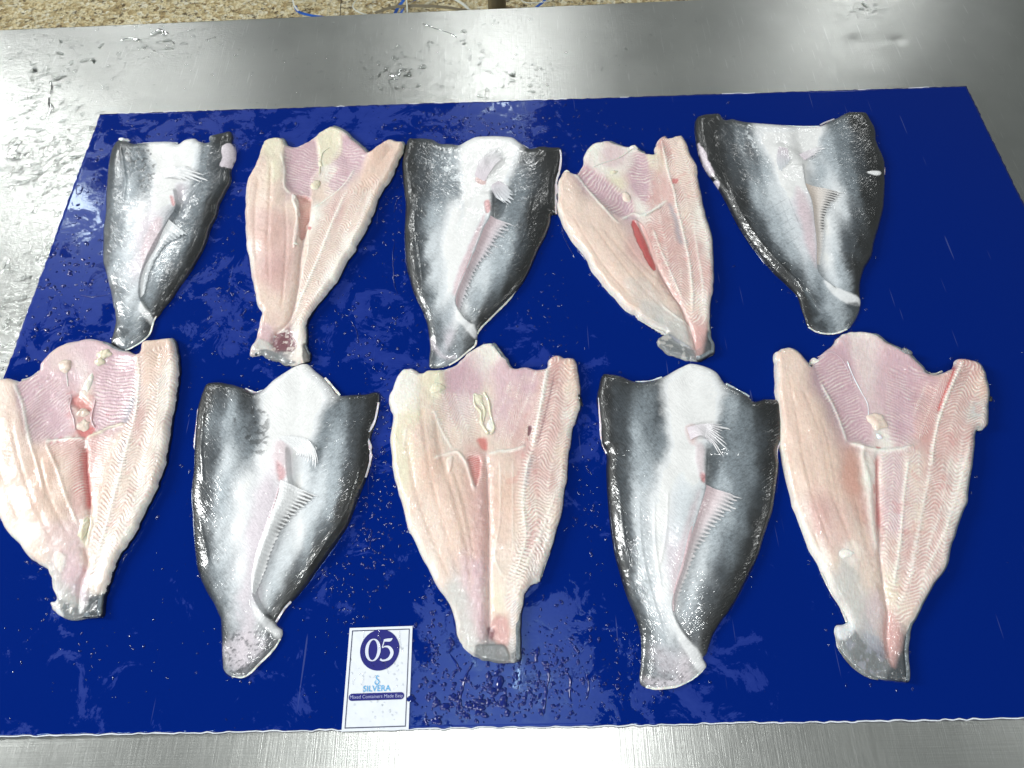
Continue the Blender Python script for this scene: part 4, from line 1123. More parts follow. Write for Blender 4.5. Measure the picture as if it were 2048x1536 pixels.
# ---- back row, last: skin up
def x5(f, root, st):
    if st == 'pre':
        f.region('75,290 110,330 140,400 180,490 150,480 100,400', 1, 'p', .85, .5)
        f.region('170,520 210,530 200,570 180,550', .8, 'p', .8); f.region('1140,455 1180,460 1220,475 1200,490 1150,470', .8, 'w', .9, .5)
        f.region('570,300 630,290 720,350 760,420 750,520 600,520 570,400', 6, 'w', .6, 2)
        f.region('690,560 740,580 800,760 820,1040 790,1000 730,800', 4, 'i', .45)
        for k in range(6): f.stroke(f'{500+k*30},{700+k*55} {640+k*18},{620+k*60}', .5, 'g', .35, -.25)
        for k in range(4): f.stroke(f'{480+k*55},{640-k*10} {560+k*55},{840-k*8}', .5, 'g', .3, -.2)
        f.stroke('230,440 320,680 440,880 600,1060 740,1200', 1.6, None, 1, .8); f.stroke('1080,880 1050,1000 1060,1150 1090,1240', 1.6, None, 1, .7)
        f.region('1000,1290 1090,1290 1060,1400 1000,1440 990,1420 1050,1350', 1.5, 'D', .7)
        f.stroke('740,1190 800,1290 850,1350 800,1400', 3, 'g', .6, -1.2)
        f.speck('s', 6, .2, .8, '370,180 440,200 480,300 420,320')
        f.region('700,200 860,190 760,320 720,330', 5, 'w', .8, -1)
    else:
        fan(f, root, 'pelvic_fin', '585,300 640,310', '572,370 655,380', '580,420 595,470 640,420 662,360', 6, 'p', 's', .001, .002, (.97, .85), .08, seed=5)
        fan(f, root, 'pelvic_fin', '712,345 745,385', '790,320 800,360', '872,288 878,310 850,345 770,400', 6, 'p', 'w', .002, .004, (.97, .8), .2, seed=6)
        fan(f, root, 'anal_fin', '745,525 790,640 800,760 820,900 825,1040', None, '1008,592 905,690 885,780 870,900 850,1030', 28, 'c', 'w', .0015, .002, (.97, .8), .12, (.02, .55, 'K', .95), seed=7)
        fringe(f, root, 'torn_edge', '1188,190 1200,270 1230,340 1250,400 1252,470', 2.0, 'p', .003, .003, 1, 5)
        fringe(f, root, 'torn_edge', '290,130 350,143 450,153 600,163 750,170 845,168', 1.2, 'w', .003, .003, -1, 6)
        fringe(f, root, 'torn_edge', '850,160 890,140 940,122', 3, 'p', .003, .002, -1, 8)
        fringe(f, root, 'torn_edge', '1020,1440 950,1467 880,1470 820,1457 770,1427', 1.4, 'W', .001, .001, 1, 6)
skin_fish(1370, 200, 3.136, 15, 'broad skin-side-up fish at the right end of the back row, wide shallow silver belly',
 '65,130 90,108 150,98 215,98 245,135 290,130 350,145 450,155 600,165 750,172 850,168 890,145 950,120 1010,88 1070,84 1130,90 1160,130 1190,190 1200,270 1230,340 1250,400 1252,500 1250,600 1240,700 1215,800 1185,900 1165,990 1125,1060 1100,1140 1095,1220 1098,1270 1090,1330 1060,1390 1020,1440 950,1465 880,1468 820,1455 770,1425 750,1370 725,1300 700,1230 640,1170 560,1090 480,1000 400,900 330,790 280,690 230,600 180,520 130,450 90,370 70,280 60,200',
 '650,160 920,1450',
 '90,140,K,9 170,130,K,9 90,300,K,9 170,250,K,12 200,400,K,12 160,480,K,8 230,550,K,10 300,700,K,10 400,860,K,10 500,990,K,10 620,1110,K,9 720,1240,K,6 760,1380,K,4 260,220,D,11 300,350,D,13 350,500,D,14 360,620,K,14 430,750,D,14 500,880,D,13 600,1000,D,12 700,1120,D,10 '
 '350,250,g,11 420,330,D,11 450,250,S,9 430,420,g,13 500,450,S,13 450,600,S,15 560,600,s,15 560,750,S,15 650,700,s,15 600,850,S,14 700,850,s,14 680,960,S,12 750,950,s,12 800,1100,S,10 850,1200,g,7 900,1260,S,6 950,1330,S,4 900,1400,g,3 820,1350,D,4 1050,1300,g,3 850,1430,D,3 '
 '500,220,w,8 600,230,w,8 560,330,w,12 660,400,w,13 700,500,w,13 640,570,w,15 720,700,p,14 770,900,p,12 730,220,w,5 800,220,w,5 780,300,w,5 860,250,S,6 '
 '950,150,g,8 1000,250,g,9 1080,120,K,8 1150,200,K,8 920,350,S,7 850,450,S,6 1000,400,g,9 1100,350,D,10 1170,400,K,9 900,530,s,6 1050,530,g,10 1130,600,K,11 1220,550,K,8 950,620,w,7 1000,700,s,9 900,800,w,7 1060,750,D,12 1180,750,K,10 950,900,s,9 1020,900,D,12 1100,900,K,11 900,1000,w,7 980,1050,S,9 1050,1050,K,11 930,1120,s,7 1000,1180,S,7 1070,1200,K,8 1060,850,D,12',
 '740,400 755,520 800,640 815,760 830,900 835,1060 880,1130 960,1190',
 '870,1140 960,1180 1040,1230 1096,1262 1092,1300 1020,1290 940,1230 890,1180',
 '420,155 600,165 850,168 860,230 780,330 750,420 740,520 620,540 560,400 480,300', '690,1220 860,1170 1100,1270 1100,1500 740,1500', extra=x5, drop=4.5)

# ---- front row, first: flesh up, running out of the picture
def g1(f, root, st):
    if st == 'pre':
        f.region('130,300 350,200 420,300 340,400 380,520 250,560 150,560 120,400', 6, 'V', .7, -1)
        f.region('500,200 700,160 690,350 620,470 500,510 480,380', 6, 'V', .75, -1)
        f.ribs('110,290 330,260 360,480 250,560 150,560', '380,200 420,560', 2.6, -.5, .6, .6, 'W', gap='V'); f.ribs('500,200 700,160 680,400 620,480 500,520', '430,150 430,540', 2.8, -.45, .6, .6, 'W', gap='V')
        f.region('220,190 320,100 480,70 600,110 500,230 350,300 260,200', 6, 'i', .6, 1)
        f.ribs('230,570 430,555 430,700 440,900 330,760', '430,540 440,960', 2.0, -.3, .5, .75, 'W', gap='R'); f.ribs('430,560 540,520 560,620 470,900 440,900', '430,540 450,960', 2.0, -.7, .5, .7, 'W', gap='r')
        f.ribs('640,490 720,150 900,120 900,400 820,760 640,1080 520,1240 450,1240 480,1000 560,700', '715,130 700,350 680,500 640,650 600,800 560,950 520,1100 470,1250', 2.7, .7, .9, .7, 'W', gap='P')
        f.stroke('720,100 705,350 685,480', 1.8, 'W', .8, 1.2, beads=.5); f.stroke('680,480 640,650 600,800 560,950 510,1120 470,1230', 2.4, 'W', .7, 1, beads=.6)
        f.stroke('830,120 840,350 800,600 700,900 600,1100', 3.5, 'W', .45, .5, beads=.2); f.stroke('680,340 660,420 640,480', 4, 'b', .75, -.5, beads=.5); f.stroke('640,560 610,700', 3, 'b', .35)
        f.region('720,80 860,70 850,200 740,280', 8, 'O', .6)
        f.region('355,350 400,330 450,370 470,400 440,420 380,390', 2.5, 'R', .6, -3.5); f.region('400,500 480,500 470,545 420,550', 2.2, 'R', .75, -1)
        f.speck('R', 6, .2, 0.23, '330,330 500,330 500,540 380,540'); f.stroke('540,430 560,430', 1.6, 'R', .5)
        f.stroke('432,600 436,700 445,800 450,920', 2.2, 'R', .8, -2.5)
        f.stroke('640,480 560,500 500,530 440,550', 2, 'Y', .8, 1.8); f.stroke('230,570 330,560 430,555', 1.5, 'W', .8, 1.4)
        f.stroke('90,270 120,400 150,550 190,680 230,830', 1.7, 'W', .75, 1.0); f.stroke('230,570 290,700 340,850 400,1000', 1.6, 'W', .75, 1.2, beads=.3)
        for l in ('50,400 80,600 160,850 280,1100', '-20,500 20,750 120,1000', '200,650 250,850 350,1050'): f.stroke(l, 2.4, 'O', .35, -1.4)
        f.region('150,600 340,640 360,900 260,1000 150,850', 12, 'O', .6, .5); f.region('220,1000 420,1000 400,1150 350,1300 260,1150', 8, 'i', .5)
        f.region('300,1150 340,1160 330,1250 300,1220', 1.5, 'W', .8, 1.2); f.region('420,980 470,960 450,1100 420,1090', 2, 'Y', .8, 2)
        f.region('262,1395 290,1372 400,1410 430,1430 480,1385 535,1370 530,1490 262,1490', 1, 'G', .95); f.region('470,1380 535,1365 535,1470 450,1475', 2, 'D', .8)
        f.region('262,1395 290,1372 310,1400 330,1470 290,1450', 1.5, 'w', .7); f.region('280,1360 390,1370 420,1420 350,1400', 2, 'L', .7); f.speck('L', 5, .1, .6, '262,1400 400,1410 440,1480 300,1480')
        f.speck('R', 9, .35, 0.16, '440,1300 440,1000 600,700 820,400 800,800 600,1100')
    else:
        lump(f, root, 'fat_lump', 540, 135, 9, 7, 6, 'Y', 20, 3); lump(f, root, 'fat_lump', 515, 165, 5, 6, 6, 'Y', 60, 4)
        lump(f, root, 'fat_lump', 340, 185, 7, 10, 5, 'c', 40, 9); lump(f, root, 'fat_lump', 455, 270, 5, 15, 3.5, 'W', -5, 6)
        lump(f, root, 'tissue_lump', 425, 420, 7, 6, 5, 'c', 10, 7); lump(f, root, 'tissue_lump', 430, 490, 7, 7, 4, 'c', 0, 8)
        lump(f, root, 'fat_lump', 430, 1020, 4, 10, 4, 'Y', -10, 8); cord(f, root, 'membrane_cord', '365,330 360,400 380,460 385,510', 1.0, 'i'); cord(f, root, 'membrane_cord', '490,360 470,450 485,500', 1.0, 'i')
        cord(f, root, 'membrane_cord', '340,190 345,240 350,290', .7, 'W')
        fringe(f, root, 'torn_edge', '110,262 160,245 205,212', 3, 'L', .003, .002, -1, 3); fringe(f, root, 'torn_edge', '-5,940 40,1018 90,1078 150,1148 200,1198', 1.2, 'W', .002, .001, -1, 4)
flesh_fish(0, 660, 2.559, 21, 'flesh-side-up fish cut off by the left side of the picture, front row',
 '-20,300 20,265 60,258 110,268 160,250 205,215 215,180 260,130 320,85 400,60 480,55 540,65 600,90 660,115 720,130 740,75 790,62 880,55 900,90 915,160 920,230 910,300 905,350 890,430 880,520 860,620 840,720 810,800 780,870 740,950 700,1020 660,1090 610,1160 580,1230 560,1300 535,1370 530,1460 470,1475 400,1482 330,1472 280,1440 262,1400 290,1375 275,1310 255,1240 200,1200 150,1150 90,1080 40,1020 0,960 -40,890 -70,800 -80,650 -75,500 -60,380',
 '430,550 430,700 445,850 455,950 430,1100 440,1190 400,1330 415,1460',
 '0,350,B,12 50,320,B,13 -40,500,B,13 60,500,B,17 0,700,B,15 100,700,B,17 60,900,B,13 10,900,W,8 160,900,B,16 120,1040,W,9 250,1000,c,14 220,1150,c,10 320,1100,c,12 330,800,c,14 240,700,O,15 300,1250,L,8 370,1250,i,8 340,1350,L,6 '
 '140,330,V,8 250,250,i,8 250,400,V,6 300,500,V,6 300,150,c,7 450,110,i,7 420,200,W,6 600,160,V,7 560,280,V,7 660,200,V,8 600,400,V,7 430,350,c,6 440,450,P,5 500,450,V,6 350,620,P,11 330,700,W,11 400,700,r,9 400,850,P,9 470,620,r,9 '
 '780,100,c,12 860,100,B,10 880,250,W,9 780,300,c,14 870,400,W,8 700,450,P,14 800,500,c,14 640,600,c,14 760,680,c,13 840,620,W,8 560,700,B,13 530,850,O,12 650,850,c,13 740,880,W,8 500,1000,c,11 600,1000,c,12 660,1040,W,7 460,1150,c,9 540,1150,W,9 420,1250,i,6 500,1300,c,7 400,1360,p,5 480,1420,D,3 350,1430,G,3 290,1400,w,3',
 '110,268 215,180 320,85 480,55 720,130 715,250 690,400 640,480 540,510 430,550 330,550 240,570 150,575 130,480 100,330',
 '250,1395 290,1375 400,1412 430,1430 480,1385 540,1368 540,1500 250,1500', '715,130 470,1250', g1, skin_out=2.4, crease_c='r')

# ---- front row, second: skin up
def g2(f, root, st):
    if st == 'pre':
        f.region('455,500 490,540 490,575 460,580', 2.6, 'R', .65, -1); f.region('450,400 500,420 500,560 450,570 430,480', 6, 'i', .55, 1.5)
        f.region('470,600 430,760 380,900 350,1020 330,1000 370,860 420,700', 4, 'p', .8); f.stroke('470,600 430,740 385,860 350,980', 1.0, 'i', .9, 1.0, beads=.4)
        f.speck('K', 6, .1, .55, '240,250 400,250 400,450 300,430'); f.stroke('120,260 110,450 120,600', 1.6, None, 1, .7); f.stroke('100,760 130,900 150,1000', 1.5, None, 1, .6)
        f.stroke('850,520 820,640 770,760 690,880 600,1010', 1.6, None, 1, 1.0)
        f.region('200,1380 300,1300 400,1330 380,1420 280,1480', 7, 'p', .6); f.region('410,1300 440,1320 430,1380 340,1480 280,1495 240,1480 330,1440 400,1370', 1.2, 'D', .7); f.speck('D', 2.2, .15, .6, '200,1300 400,1300 380,1450 240,1490')
    else:
        fan(f, root, 'pelvic_fin', '455,385 500,375 560,380', '540,450 600,440 630,440', '520,455 570,500 610,525 640,545', 10, 'w', 'w', .002, .006, (.98, .85), .2, seed=5)
        fan(f, root, 'anal_fin', '470,585 450,680 410,790 370,900 340,1020 340,1110', None, '645,662 570,715 520,760 480,810 440,880 405,980 375,1060 352,1115', 28, 'w', 'w', .0015, .003, (.99, .96), .1, (.02, .42, 'K', .9), seed=7)
        fringe(f, root, 'torn_edge', '928,220 912,300 888,350 870,370 890,440 888,500 868,570', 2.4, 'p', .004, .004, 1, 5); fringe(f, root, 'torn_edge', '520,1150 488,1185 450,1245', 2.2, 'p', .002, .002, 1, 8)
        fringe(f, root, 'torn_edge', '82,250 72,340 66,400 68,460', 2.2, 'p', .003, .002, -1, 3); fringe(f, root, 'torn_edge', '300,160 350,178 388,168', 4, 'p', .003, .002, -1, 2); fringe(f, root, 'torn_edge', '670,108 705,148 740,190', 2, 'W', .003, .003, -1, 2)
        fringe(f, root, 'torn_edge', '470,1322 430,1382 380,1432 330,1482 290,1502 240,1497', 1.2, 'W', .001, .001, 1, 6)
skin_fish(360, 710, 2.326, 22, 'large pale skin-side-up fish above the numbered card with a pointed white belly tip',
 '125,140 160,130 220,135 300,158 350,180 390,165 440,120 500,80 550,50 595,45 630,75 670,110 705,150 740,190 800,188 860,185 925,178 928,240 915,310 890,380 890,450 880,540 850,620 820,700 790,780 740,860 690,930 640,1000 590,1070 540,1130 490,1180 450,1250 478,1280 470,1320 430,1380 380,1430 330,1480 290,1500 240,1495 205,1465 200,1400 195,1300 190,1230 160,1160 120,1090 90,1020 75,930 65,820 60,720 55,640 65,540 70,440 75,340 85,250 105,180',
 '560,60 290,1490',
 '130,180,K,8 90,350,K,9 80,550,K,9 75,750,K,8 90,950,K,8 140,1100,D,7 200,1250,D,6 210,1380,D,4 200,180,D,10 160,300,g,13 140,500,D,14 120,700,D,13 140,900,D,12 180,1050,g,11 220,1180,g,10 '
 '230,300,S,13 320,230,D,10 280,350,g,12 350,330,D,11 330,430,g,13 230,480,s,15 200,650,S,16 190,800,s,15 210,950,s,14 250,1100,s,12 250,1250,s,9 300,1350,p,7 260,1430,g,4 350,1400,S,4 330,1250,p,9 420,1330,g,3 '
 '420,220,w,9 560,120,w,7 650,180,w,8 480,250,w,11 600,280,w,10 440,330,w,12 560,340,w,10 400,480,w,15 460,480,p,14 300,600,w,17 400,650,p,17 280,800,w,16 350,850,p,16 290,1000,w,14 300,1120,p,12 380,1220,w,7 450,1290,w,5 '
 '750,250,g,9 850,220,D,8 900,220,K,6 680,300,g,9 720,400,S,11 830,350,D,11 880,350,K,7 640,450,g,10 590,520,s,10 800,500,D,12 860,500,K,9 720,550,S,12 650,600,s,10 800,620,K,11 700,700,S,12 600,750,s,10 760,750,K,10 680,850,D,12 550,830,w,10 600,880,S,12 640,950,K,10 500,950,s,11 550,1020,D,11 450,1050,s,10 500,1100,K,9 420,1130,S,9 440,1200,K,6 380,1130,s,8 560,600,w,10',
 '500,420 510,570 520,640 460,760 410,880 370,1000 350,1110 390,1190 440,1240',
 '340,1150 370,1190 420,1235 478,1278 468,1322 425,1300 380,1250 345,1200',
 '388,168 500,80 595,45 740,190 680,240 640,350 600,400 530,420 510,570 440,580 410,420 390,300', '180,1230 340,1170 480,1270 470,1500 180,1510', extra=g2, drop=8)

# ---- front row, third: flesh up, yellowish
def g3(f, root, st):
    if st == 'pre':
        f.region('300,170 430,80 480,200 430,350 330,400 280,300', 8, 'V', .45, 0); f.region('490,150 680,160 700,300 600,450 500,440', 8, 'i', .45)
        f.region('640,200 700,200 690,270 640,260', 4, 'V', .8); f.region('200,170 280,170 280,270 230,260', 4, 'Y', .9, 1)
        f.ribs('250,270 420,300 440,470 350,500 280,450', '260,200 380,520', 2.3, .8, .5, .6, 'W', gap='P'); f.ribs('550,250 740,180 700,450 620,500 520,480', '720,150 560,560', 2.0, 1.5, .6, .7, 'W', gap='r')
        f.ribs('740,130 890,150 880,450 830,800 740,1050 650,1150 600,1250 560,1200 600,1000 640,800 660,560 720,330', '770,130 720,380 670,580 650,750 650,900 600,1050 570,1200', 2.7, .75, 1.0, .8, 'W', gap='P')
        f.stroke('765,120 740,250 705,430 690,520', 2.3, 'W', .85, 1.4, beads=.4); f.stroke('790,180 750,350 710,500', 1.5, 'M', .5, -.7, beads=.6)
        f.stroke('690,520 665,600 645,750 660,900 640,1000 590,1130', 3.2, 'W', .8, 1.4, beads=.8); f.stroke('690,540 650,700', 2.5, 'b', .3); f.stroke('800,700 730,900 650,1060 600,1180', 3.0, 'W', .6, .9, beads=.7)
        f.region('395,560 430,545 455,560 450,640 430,680 410,620', 1.6, 'R', .75, -2.2); f.region('440,470 480,470 485,520 455,510', 2, 'R', .7, -.5)
        f.ribs('400,540 480,540 480,660 420,680', '470,520 470,700', 1.6, -.3, .3, .6, 'W', gap='r')
        f.stroke('240,560 300,540 350,530 390,580 410,640 430,710', 1.8, 'W', .85, 1.6); f.stroke('660,500 600,520 540,525 490,540', 1.8, 'W', .75, 1.4)
        f.region('300,560 330,550 325,600 310,620', 1, 'W', .8, 1.2); f.stroke('240,330 280,430 330,520', 1.6, 'W', .6, 1)
        f.stroke('120,430 110,520', 1.2, 'W', .6, .6); f.stroke('540,560 545,700 540,850 520,1000 560,1100', 1.2, 'W', .6, .8); f.stroke('600,560 600,800 600,1000', 1, 'W', .5, .6)
        for l in ('180,250 200,450 240,680 300,900 380,1130', '120,450 160,700 250,950 330,1130', '240,300 270,520 340,750 400,1000 410,1200', '330,600 390,800 430,1050'): f.stroke(l, 2.6, 'O', .35, -1.7)
        f.region('240,580 400,600 420,900 350,1000 270,800', 12, 'O', .45, .3); f.region('420,1050 490,1050 490,1350 430,1350', 7, 'i', .6); f.region('500,700 600,640 590,900 520,900', 8, 'O', .5)
        f.region('60,210 130,190 180,260 170,340 90,350 50,300', 7, 'W', .6, 1)
        f.region('500,1320 540,1270 580,1320 580,1400 510,1380', 3, 'r', .8, -1); f.region('490,1320 520,1340 510,1380 490,1370', 1.5, 'M', .8)
        f.region('350,1180 420,1200 440,1380 400,1430 360,1350', 5, 'L', .5); f.region('420,1430 440,1405 500,1400 560,1405 585,1440 580,1478 500,1480 440,1462', .8, 'G', .95, .8); f.region('380,1400 430,1410 420,1450 395,1430', 1.2, 'L', .8)
        f.ribs('590,1230 640,1230 635,1470 590,1460', '600,1200 600,1480', 1.7, .8, .3, .6, 'w', gap='G'); f.region('590,1440 636,1430 636,1470 600,1480', 1, 'D', .7)
        f.region('670,415 690,410 680,450 668,455', .6, 'M', .9, -1); f.region('830,230 900,220 905,270 850,300', 2, 'c', .7, 1); f.speck('R', 9, .35, 0.18, '560,600 700,300 860,300 820,700 700,900')
    else:
        cord(f, root, 'membrane_cord', '425,270 430,320 455,350 460,400 490,450', 1.8, 'Y'); cord(f, root, 'membrane_cord', '470,260 490,300 500,360 515,420 500,450', 1.5, 'Y'); cord(f, root, 'membrane_cord', '440,290 470,330 470,380 455,410', 1.4, 'Y')
        lump(f, root, 'fat_lump', 445, 290, 5, 9, 3, 'Y', 20, 4); lump(f, root, 'fat_lump', 500, 410, 5, 9, 3, 'W', 0, 6); lump(f, root, 'fat_lump', 262, 245, 8, 7, 4, 'Y', 0, 9)
        fringe(f, root, 'torn_edge', '770,980 742,1060 722,1108 680,1132', 2.5, 'L', .003, .001, 1, 3); fringe(f, root, 'torn_edge', '340,1290 355,1370 390,1420', 2, 'L', .001, .0006, -1, 5)
        lump(f, root, 'skin_scrap', 904, 300, 2.4, 6, 5, 'K', 10, 4, mat=SKIN)
flesh_fish(760, 670, 2.26, 23, 'yellowish flesh-side-up fish in the middle of the front row, right of the numbered card',
 '95,170 150,158 185,180 220,168 290,165 330,145 380,105 430,65 480,42 520,45 550,80 580,120 600,155 660,152 745,158 760,120 795,97 830,110 875,118 895,180 905,250 908,310 890,380 875,440 860,520 850,600 840,700 820,800 790,900 765,990 740,1060 720,1110 680,1130 655,1190 640,1260 638,1350 635,1470 580,1480 500,1478 430,1460 390,1420 355,1370 345,1300 310,1220 260,1130 210,1040 165,950 120,850 95,760 75,670 55,580 48,480 60,370 42,310 60,240',
 '478,530 485,700 490,900 488,1050 490,1200 490,1400',
 '120,220,W,11 70,300,W,10 150,350,Y,14 90,480,Y,12 180,450,B,16 100,620,Y,11 220,600,O,17 160,750,B,14 110,780,Y,8 300,750,B,17 200,900,B,12 170,930,W,7 350,900,B,15 280,1050,B,12 240,1080,W,7 400,1050,i,12 350,1180,L,9 430,1250,i,8 400,1380,L,5 250,250,Y,10 230,350,c,13 300,400,c,8 320,480,c,9 '
 '350,200,V,7 450,120,W,6 500,80,W,5 420,220,i,6 380,330,W,6 470,300,Y,5 560,200,i,7 560,330,i,7 650,200,V,8 620,350,P,8 450,430,c,5 540,450,c,6 640,450,P,8 430,600,r,10 450,800,P,12 440,950,P,12 330,620,B,14 '
 '800,150,r,10 860,150,O,10 880,280,c,8 790,300,P,13 730,300,P,12 860,400,W,8 760,450,P,14 830,550,c,9 680,600,P,14 760,650,P,13 560,600,B,13 580,750,O,14 690,780,c,14 810,700,W,8 770,800,c,10 540,900,B,12 620,950,c,13 700,950,P,12 760,950,W,7 560,1080,c,11 650,1080,c,10 700,1080,L,6 530,1200,Y,8 600,1200,W,8 540,1330,r,5 610,1350,c,5 500,1440,G,3 610,1450,G,3',
 '290,165 430,65 520,45 600,155 690,158 745,160 735,260 700,380 650,500 560,525 478,535 370,515 300,500 260,400 240,280',
 '400,1440 435,1405 500,1398 560,1402 590,1430 640,1440 640,1490 400,1490', '770,130 570,1200', g3, skin_out=0.4, crease_d=-4, base_h=2)

# ---- front row, fourth: skin up
def g4(f, root, st):
    if st == 'pre':
        f.region('515,530 535,535 530,570 515,560', 2.2, 'R', .75, -1); f.region('450,320 500,320 490,400 460,380', 4, 'r', .6); f.region('490,400 530,410 525,540 500,520', 3, 'i', .5, 1)
        f.region('515,600 480,720 430,900 395,1050 380,1040 420,850 470,680', 4, 'i', .45); f.region('545,420 620,420 600,500 560,560 540,560', 4, 'D', .5, -2.5)
        f.stroke('240,640 250,850 290,1050 350,1250', 1.6, None, 1, .5); f.stroke('310,650 310,820 340,1050', 1.3, None, 1, .5); f.stroke('150,600 170,800 200,950', 1.5, None, 1, .6); f.stroke('370,600 360,800 330,950', 1.2, None, 1, .4)
        for k in range(7): f.stroke(f'{480-k*0},{80+k*18} {590-k*2},{110+k*14}', .3, 's', .4, -.15)
        f.region('260,1440 400,1440 480,1420 400,1480 300,1486', 4, 'p', .6); f.speck('D', 2.2, .15, .6, '250,1300 420,1340 440,1450 270,1470'); f.region('300,1300 420,1340 440,1420 330,1420', 8, 'p', .5)
        f.region('750,80 752,212 705,225 690,190', 2, 'D', .6)
    else:
        fan(f, root, 'pelvic_fin', '452,325 470,380', '540,315 520,370', '650,318 640,465 600,455 560,410', 12, 'p', 'w', .002, .007, (.97, .8), .25, seed=5)
        fan(f, root, 'anal_fin', '525,575 500,670 460,800 430,930 390,1060 390,1140', None, '715,648 650,710 600,750 560,800 510,870 470,960 430,1060 402,1155', 30, 'i', 'w', .0015, .003, (.98, .8), .18, (.02, .5, 'g', .8), seed=9)
        fringe(f, root, 'torn_edge', '58,190 64,300 72,380 92,440', 2.6, 'p', .003, .002, -1, 5); fringe(f, root, 'torn_edge', '885,360 860,420 860,480', 2.2, 'p', .003, .003, 1, 7); fringe(f, root, 'torn_edge', '225,124 290,120 345,102', 1.5, 'w', .003, .003, -1, 2)
        fringe(f, root, 'torn_edge', '625,130 680,160 730,188', 3, 'S', .003, .002, -1, 2); fringe(f, root, 'torn_edge', '538,1388 510,1422 460,1457 400,1482 320,1490 270,1482', 1.1, 'W', .001, .001, 1, 6)
skin_fish(1170, 710, 2.226, 24, 'long skin-side-up fish in the front row with a pink fin root, fourth from left',
 '75,95 100,88 160,98 220,122 290,120 350,100 420,60 465,42 520,50 585,80 620,130 680,160 730,190 752,210 800,198 880,215 888,290 880,370 858,430 860,500 850,600 835,700 800,800 770,900 730,980 690,1060 650,1130 600,1200 560,1270 540,1330 525,1350 540,1385 510,1420 460,1455 400,1480 320,1488 270,1480 243,1455 248,1380 250,1300 240,1220 215,1150 180,1060 150,960 125,860 110,750 100,640 95,540 95,450 70,400 65,300 55,200 60,150',
 '480,50 380,1480',
 '75,150,K,8 80,300,K,9 110,480,K,10 110,650,K,9 130,820,K,9 170,980,K,9 230,1150,D,7 255,1300,D,5 255,1430,K,3 150,150,D,11 150,300,D,13 160,450,D,14 170,620,D,14 180,780,D,13 200,920,D,12 240,1080,g,11 280,1250,g,8 280,1400,g,4 '
 '250,200,g,12 230,350,S,14 330,250,D,11 330,380,g,12 290,300,g,12 260,500,S,15 240,650,s,16 240,800,s,16 260,950,s,14 290,1080,s,12 320,1200,s,10 340,1300,S,7 380,1400,S,4 300,1380,g,4 370,1450,g,3 450,1400,p,4 '
 '380,180,w,9 470,100,w,7 560,130,w,8 420,300,w,12 520,220,w,10 560,280,w,9 400,450,w,14 480,470,w,13 350,550,w,17 450,600,s,16 340,700,w,17 420,750,s,16 330,900,w,15 390,900,p,14 350,1050,w,13 380,1180,w,10 450,1280,w,6 510,1370,w,4 '
 '640,220,S,8 720,250,g,8 620,300,g,8 800,230,K,8 860,250,K,6 700,350,g,11 790,370,D,11 860,380,K,7 640,430,g,9 740,480,g,12 820,520,K,10 570,480,g,8 680,580,g,11 770,640,D,12 820,660,K,8 640,700,S,11 700,760,g,12 780,780,K,9 580,820,S,11 650,870,g,12 730,900,K,9 530,930,s,10 600,980,D,12 680,1000,K,9 480,1050,s,9 540,1080,D,11 620,1100,K,8 450,1130,S,8 500,1200,g,8 560,1200,K,7 480,1250,D,6 530,1300,K,5 600,600,S,9 520,720,s,9',
 '545,400 540,560 540,600 510,700 475,820 440,950 400,1070 395,1140 430,1220 480,1290',
 '392,1170 420,1215 460,1268 500,1320 540,1383 510,1415 480,1380 440,1310 405,1240',
 '345,102 465,42 585,80 615,150 590,260 570,320 540,400 540,560 460,580 410,460 370,330 345,200', '235,1240 400,1210 545,1385 500,1500 230,1500', extra=g4, drop=8)

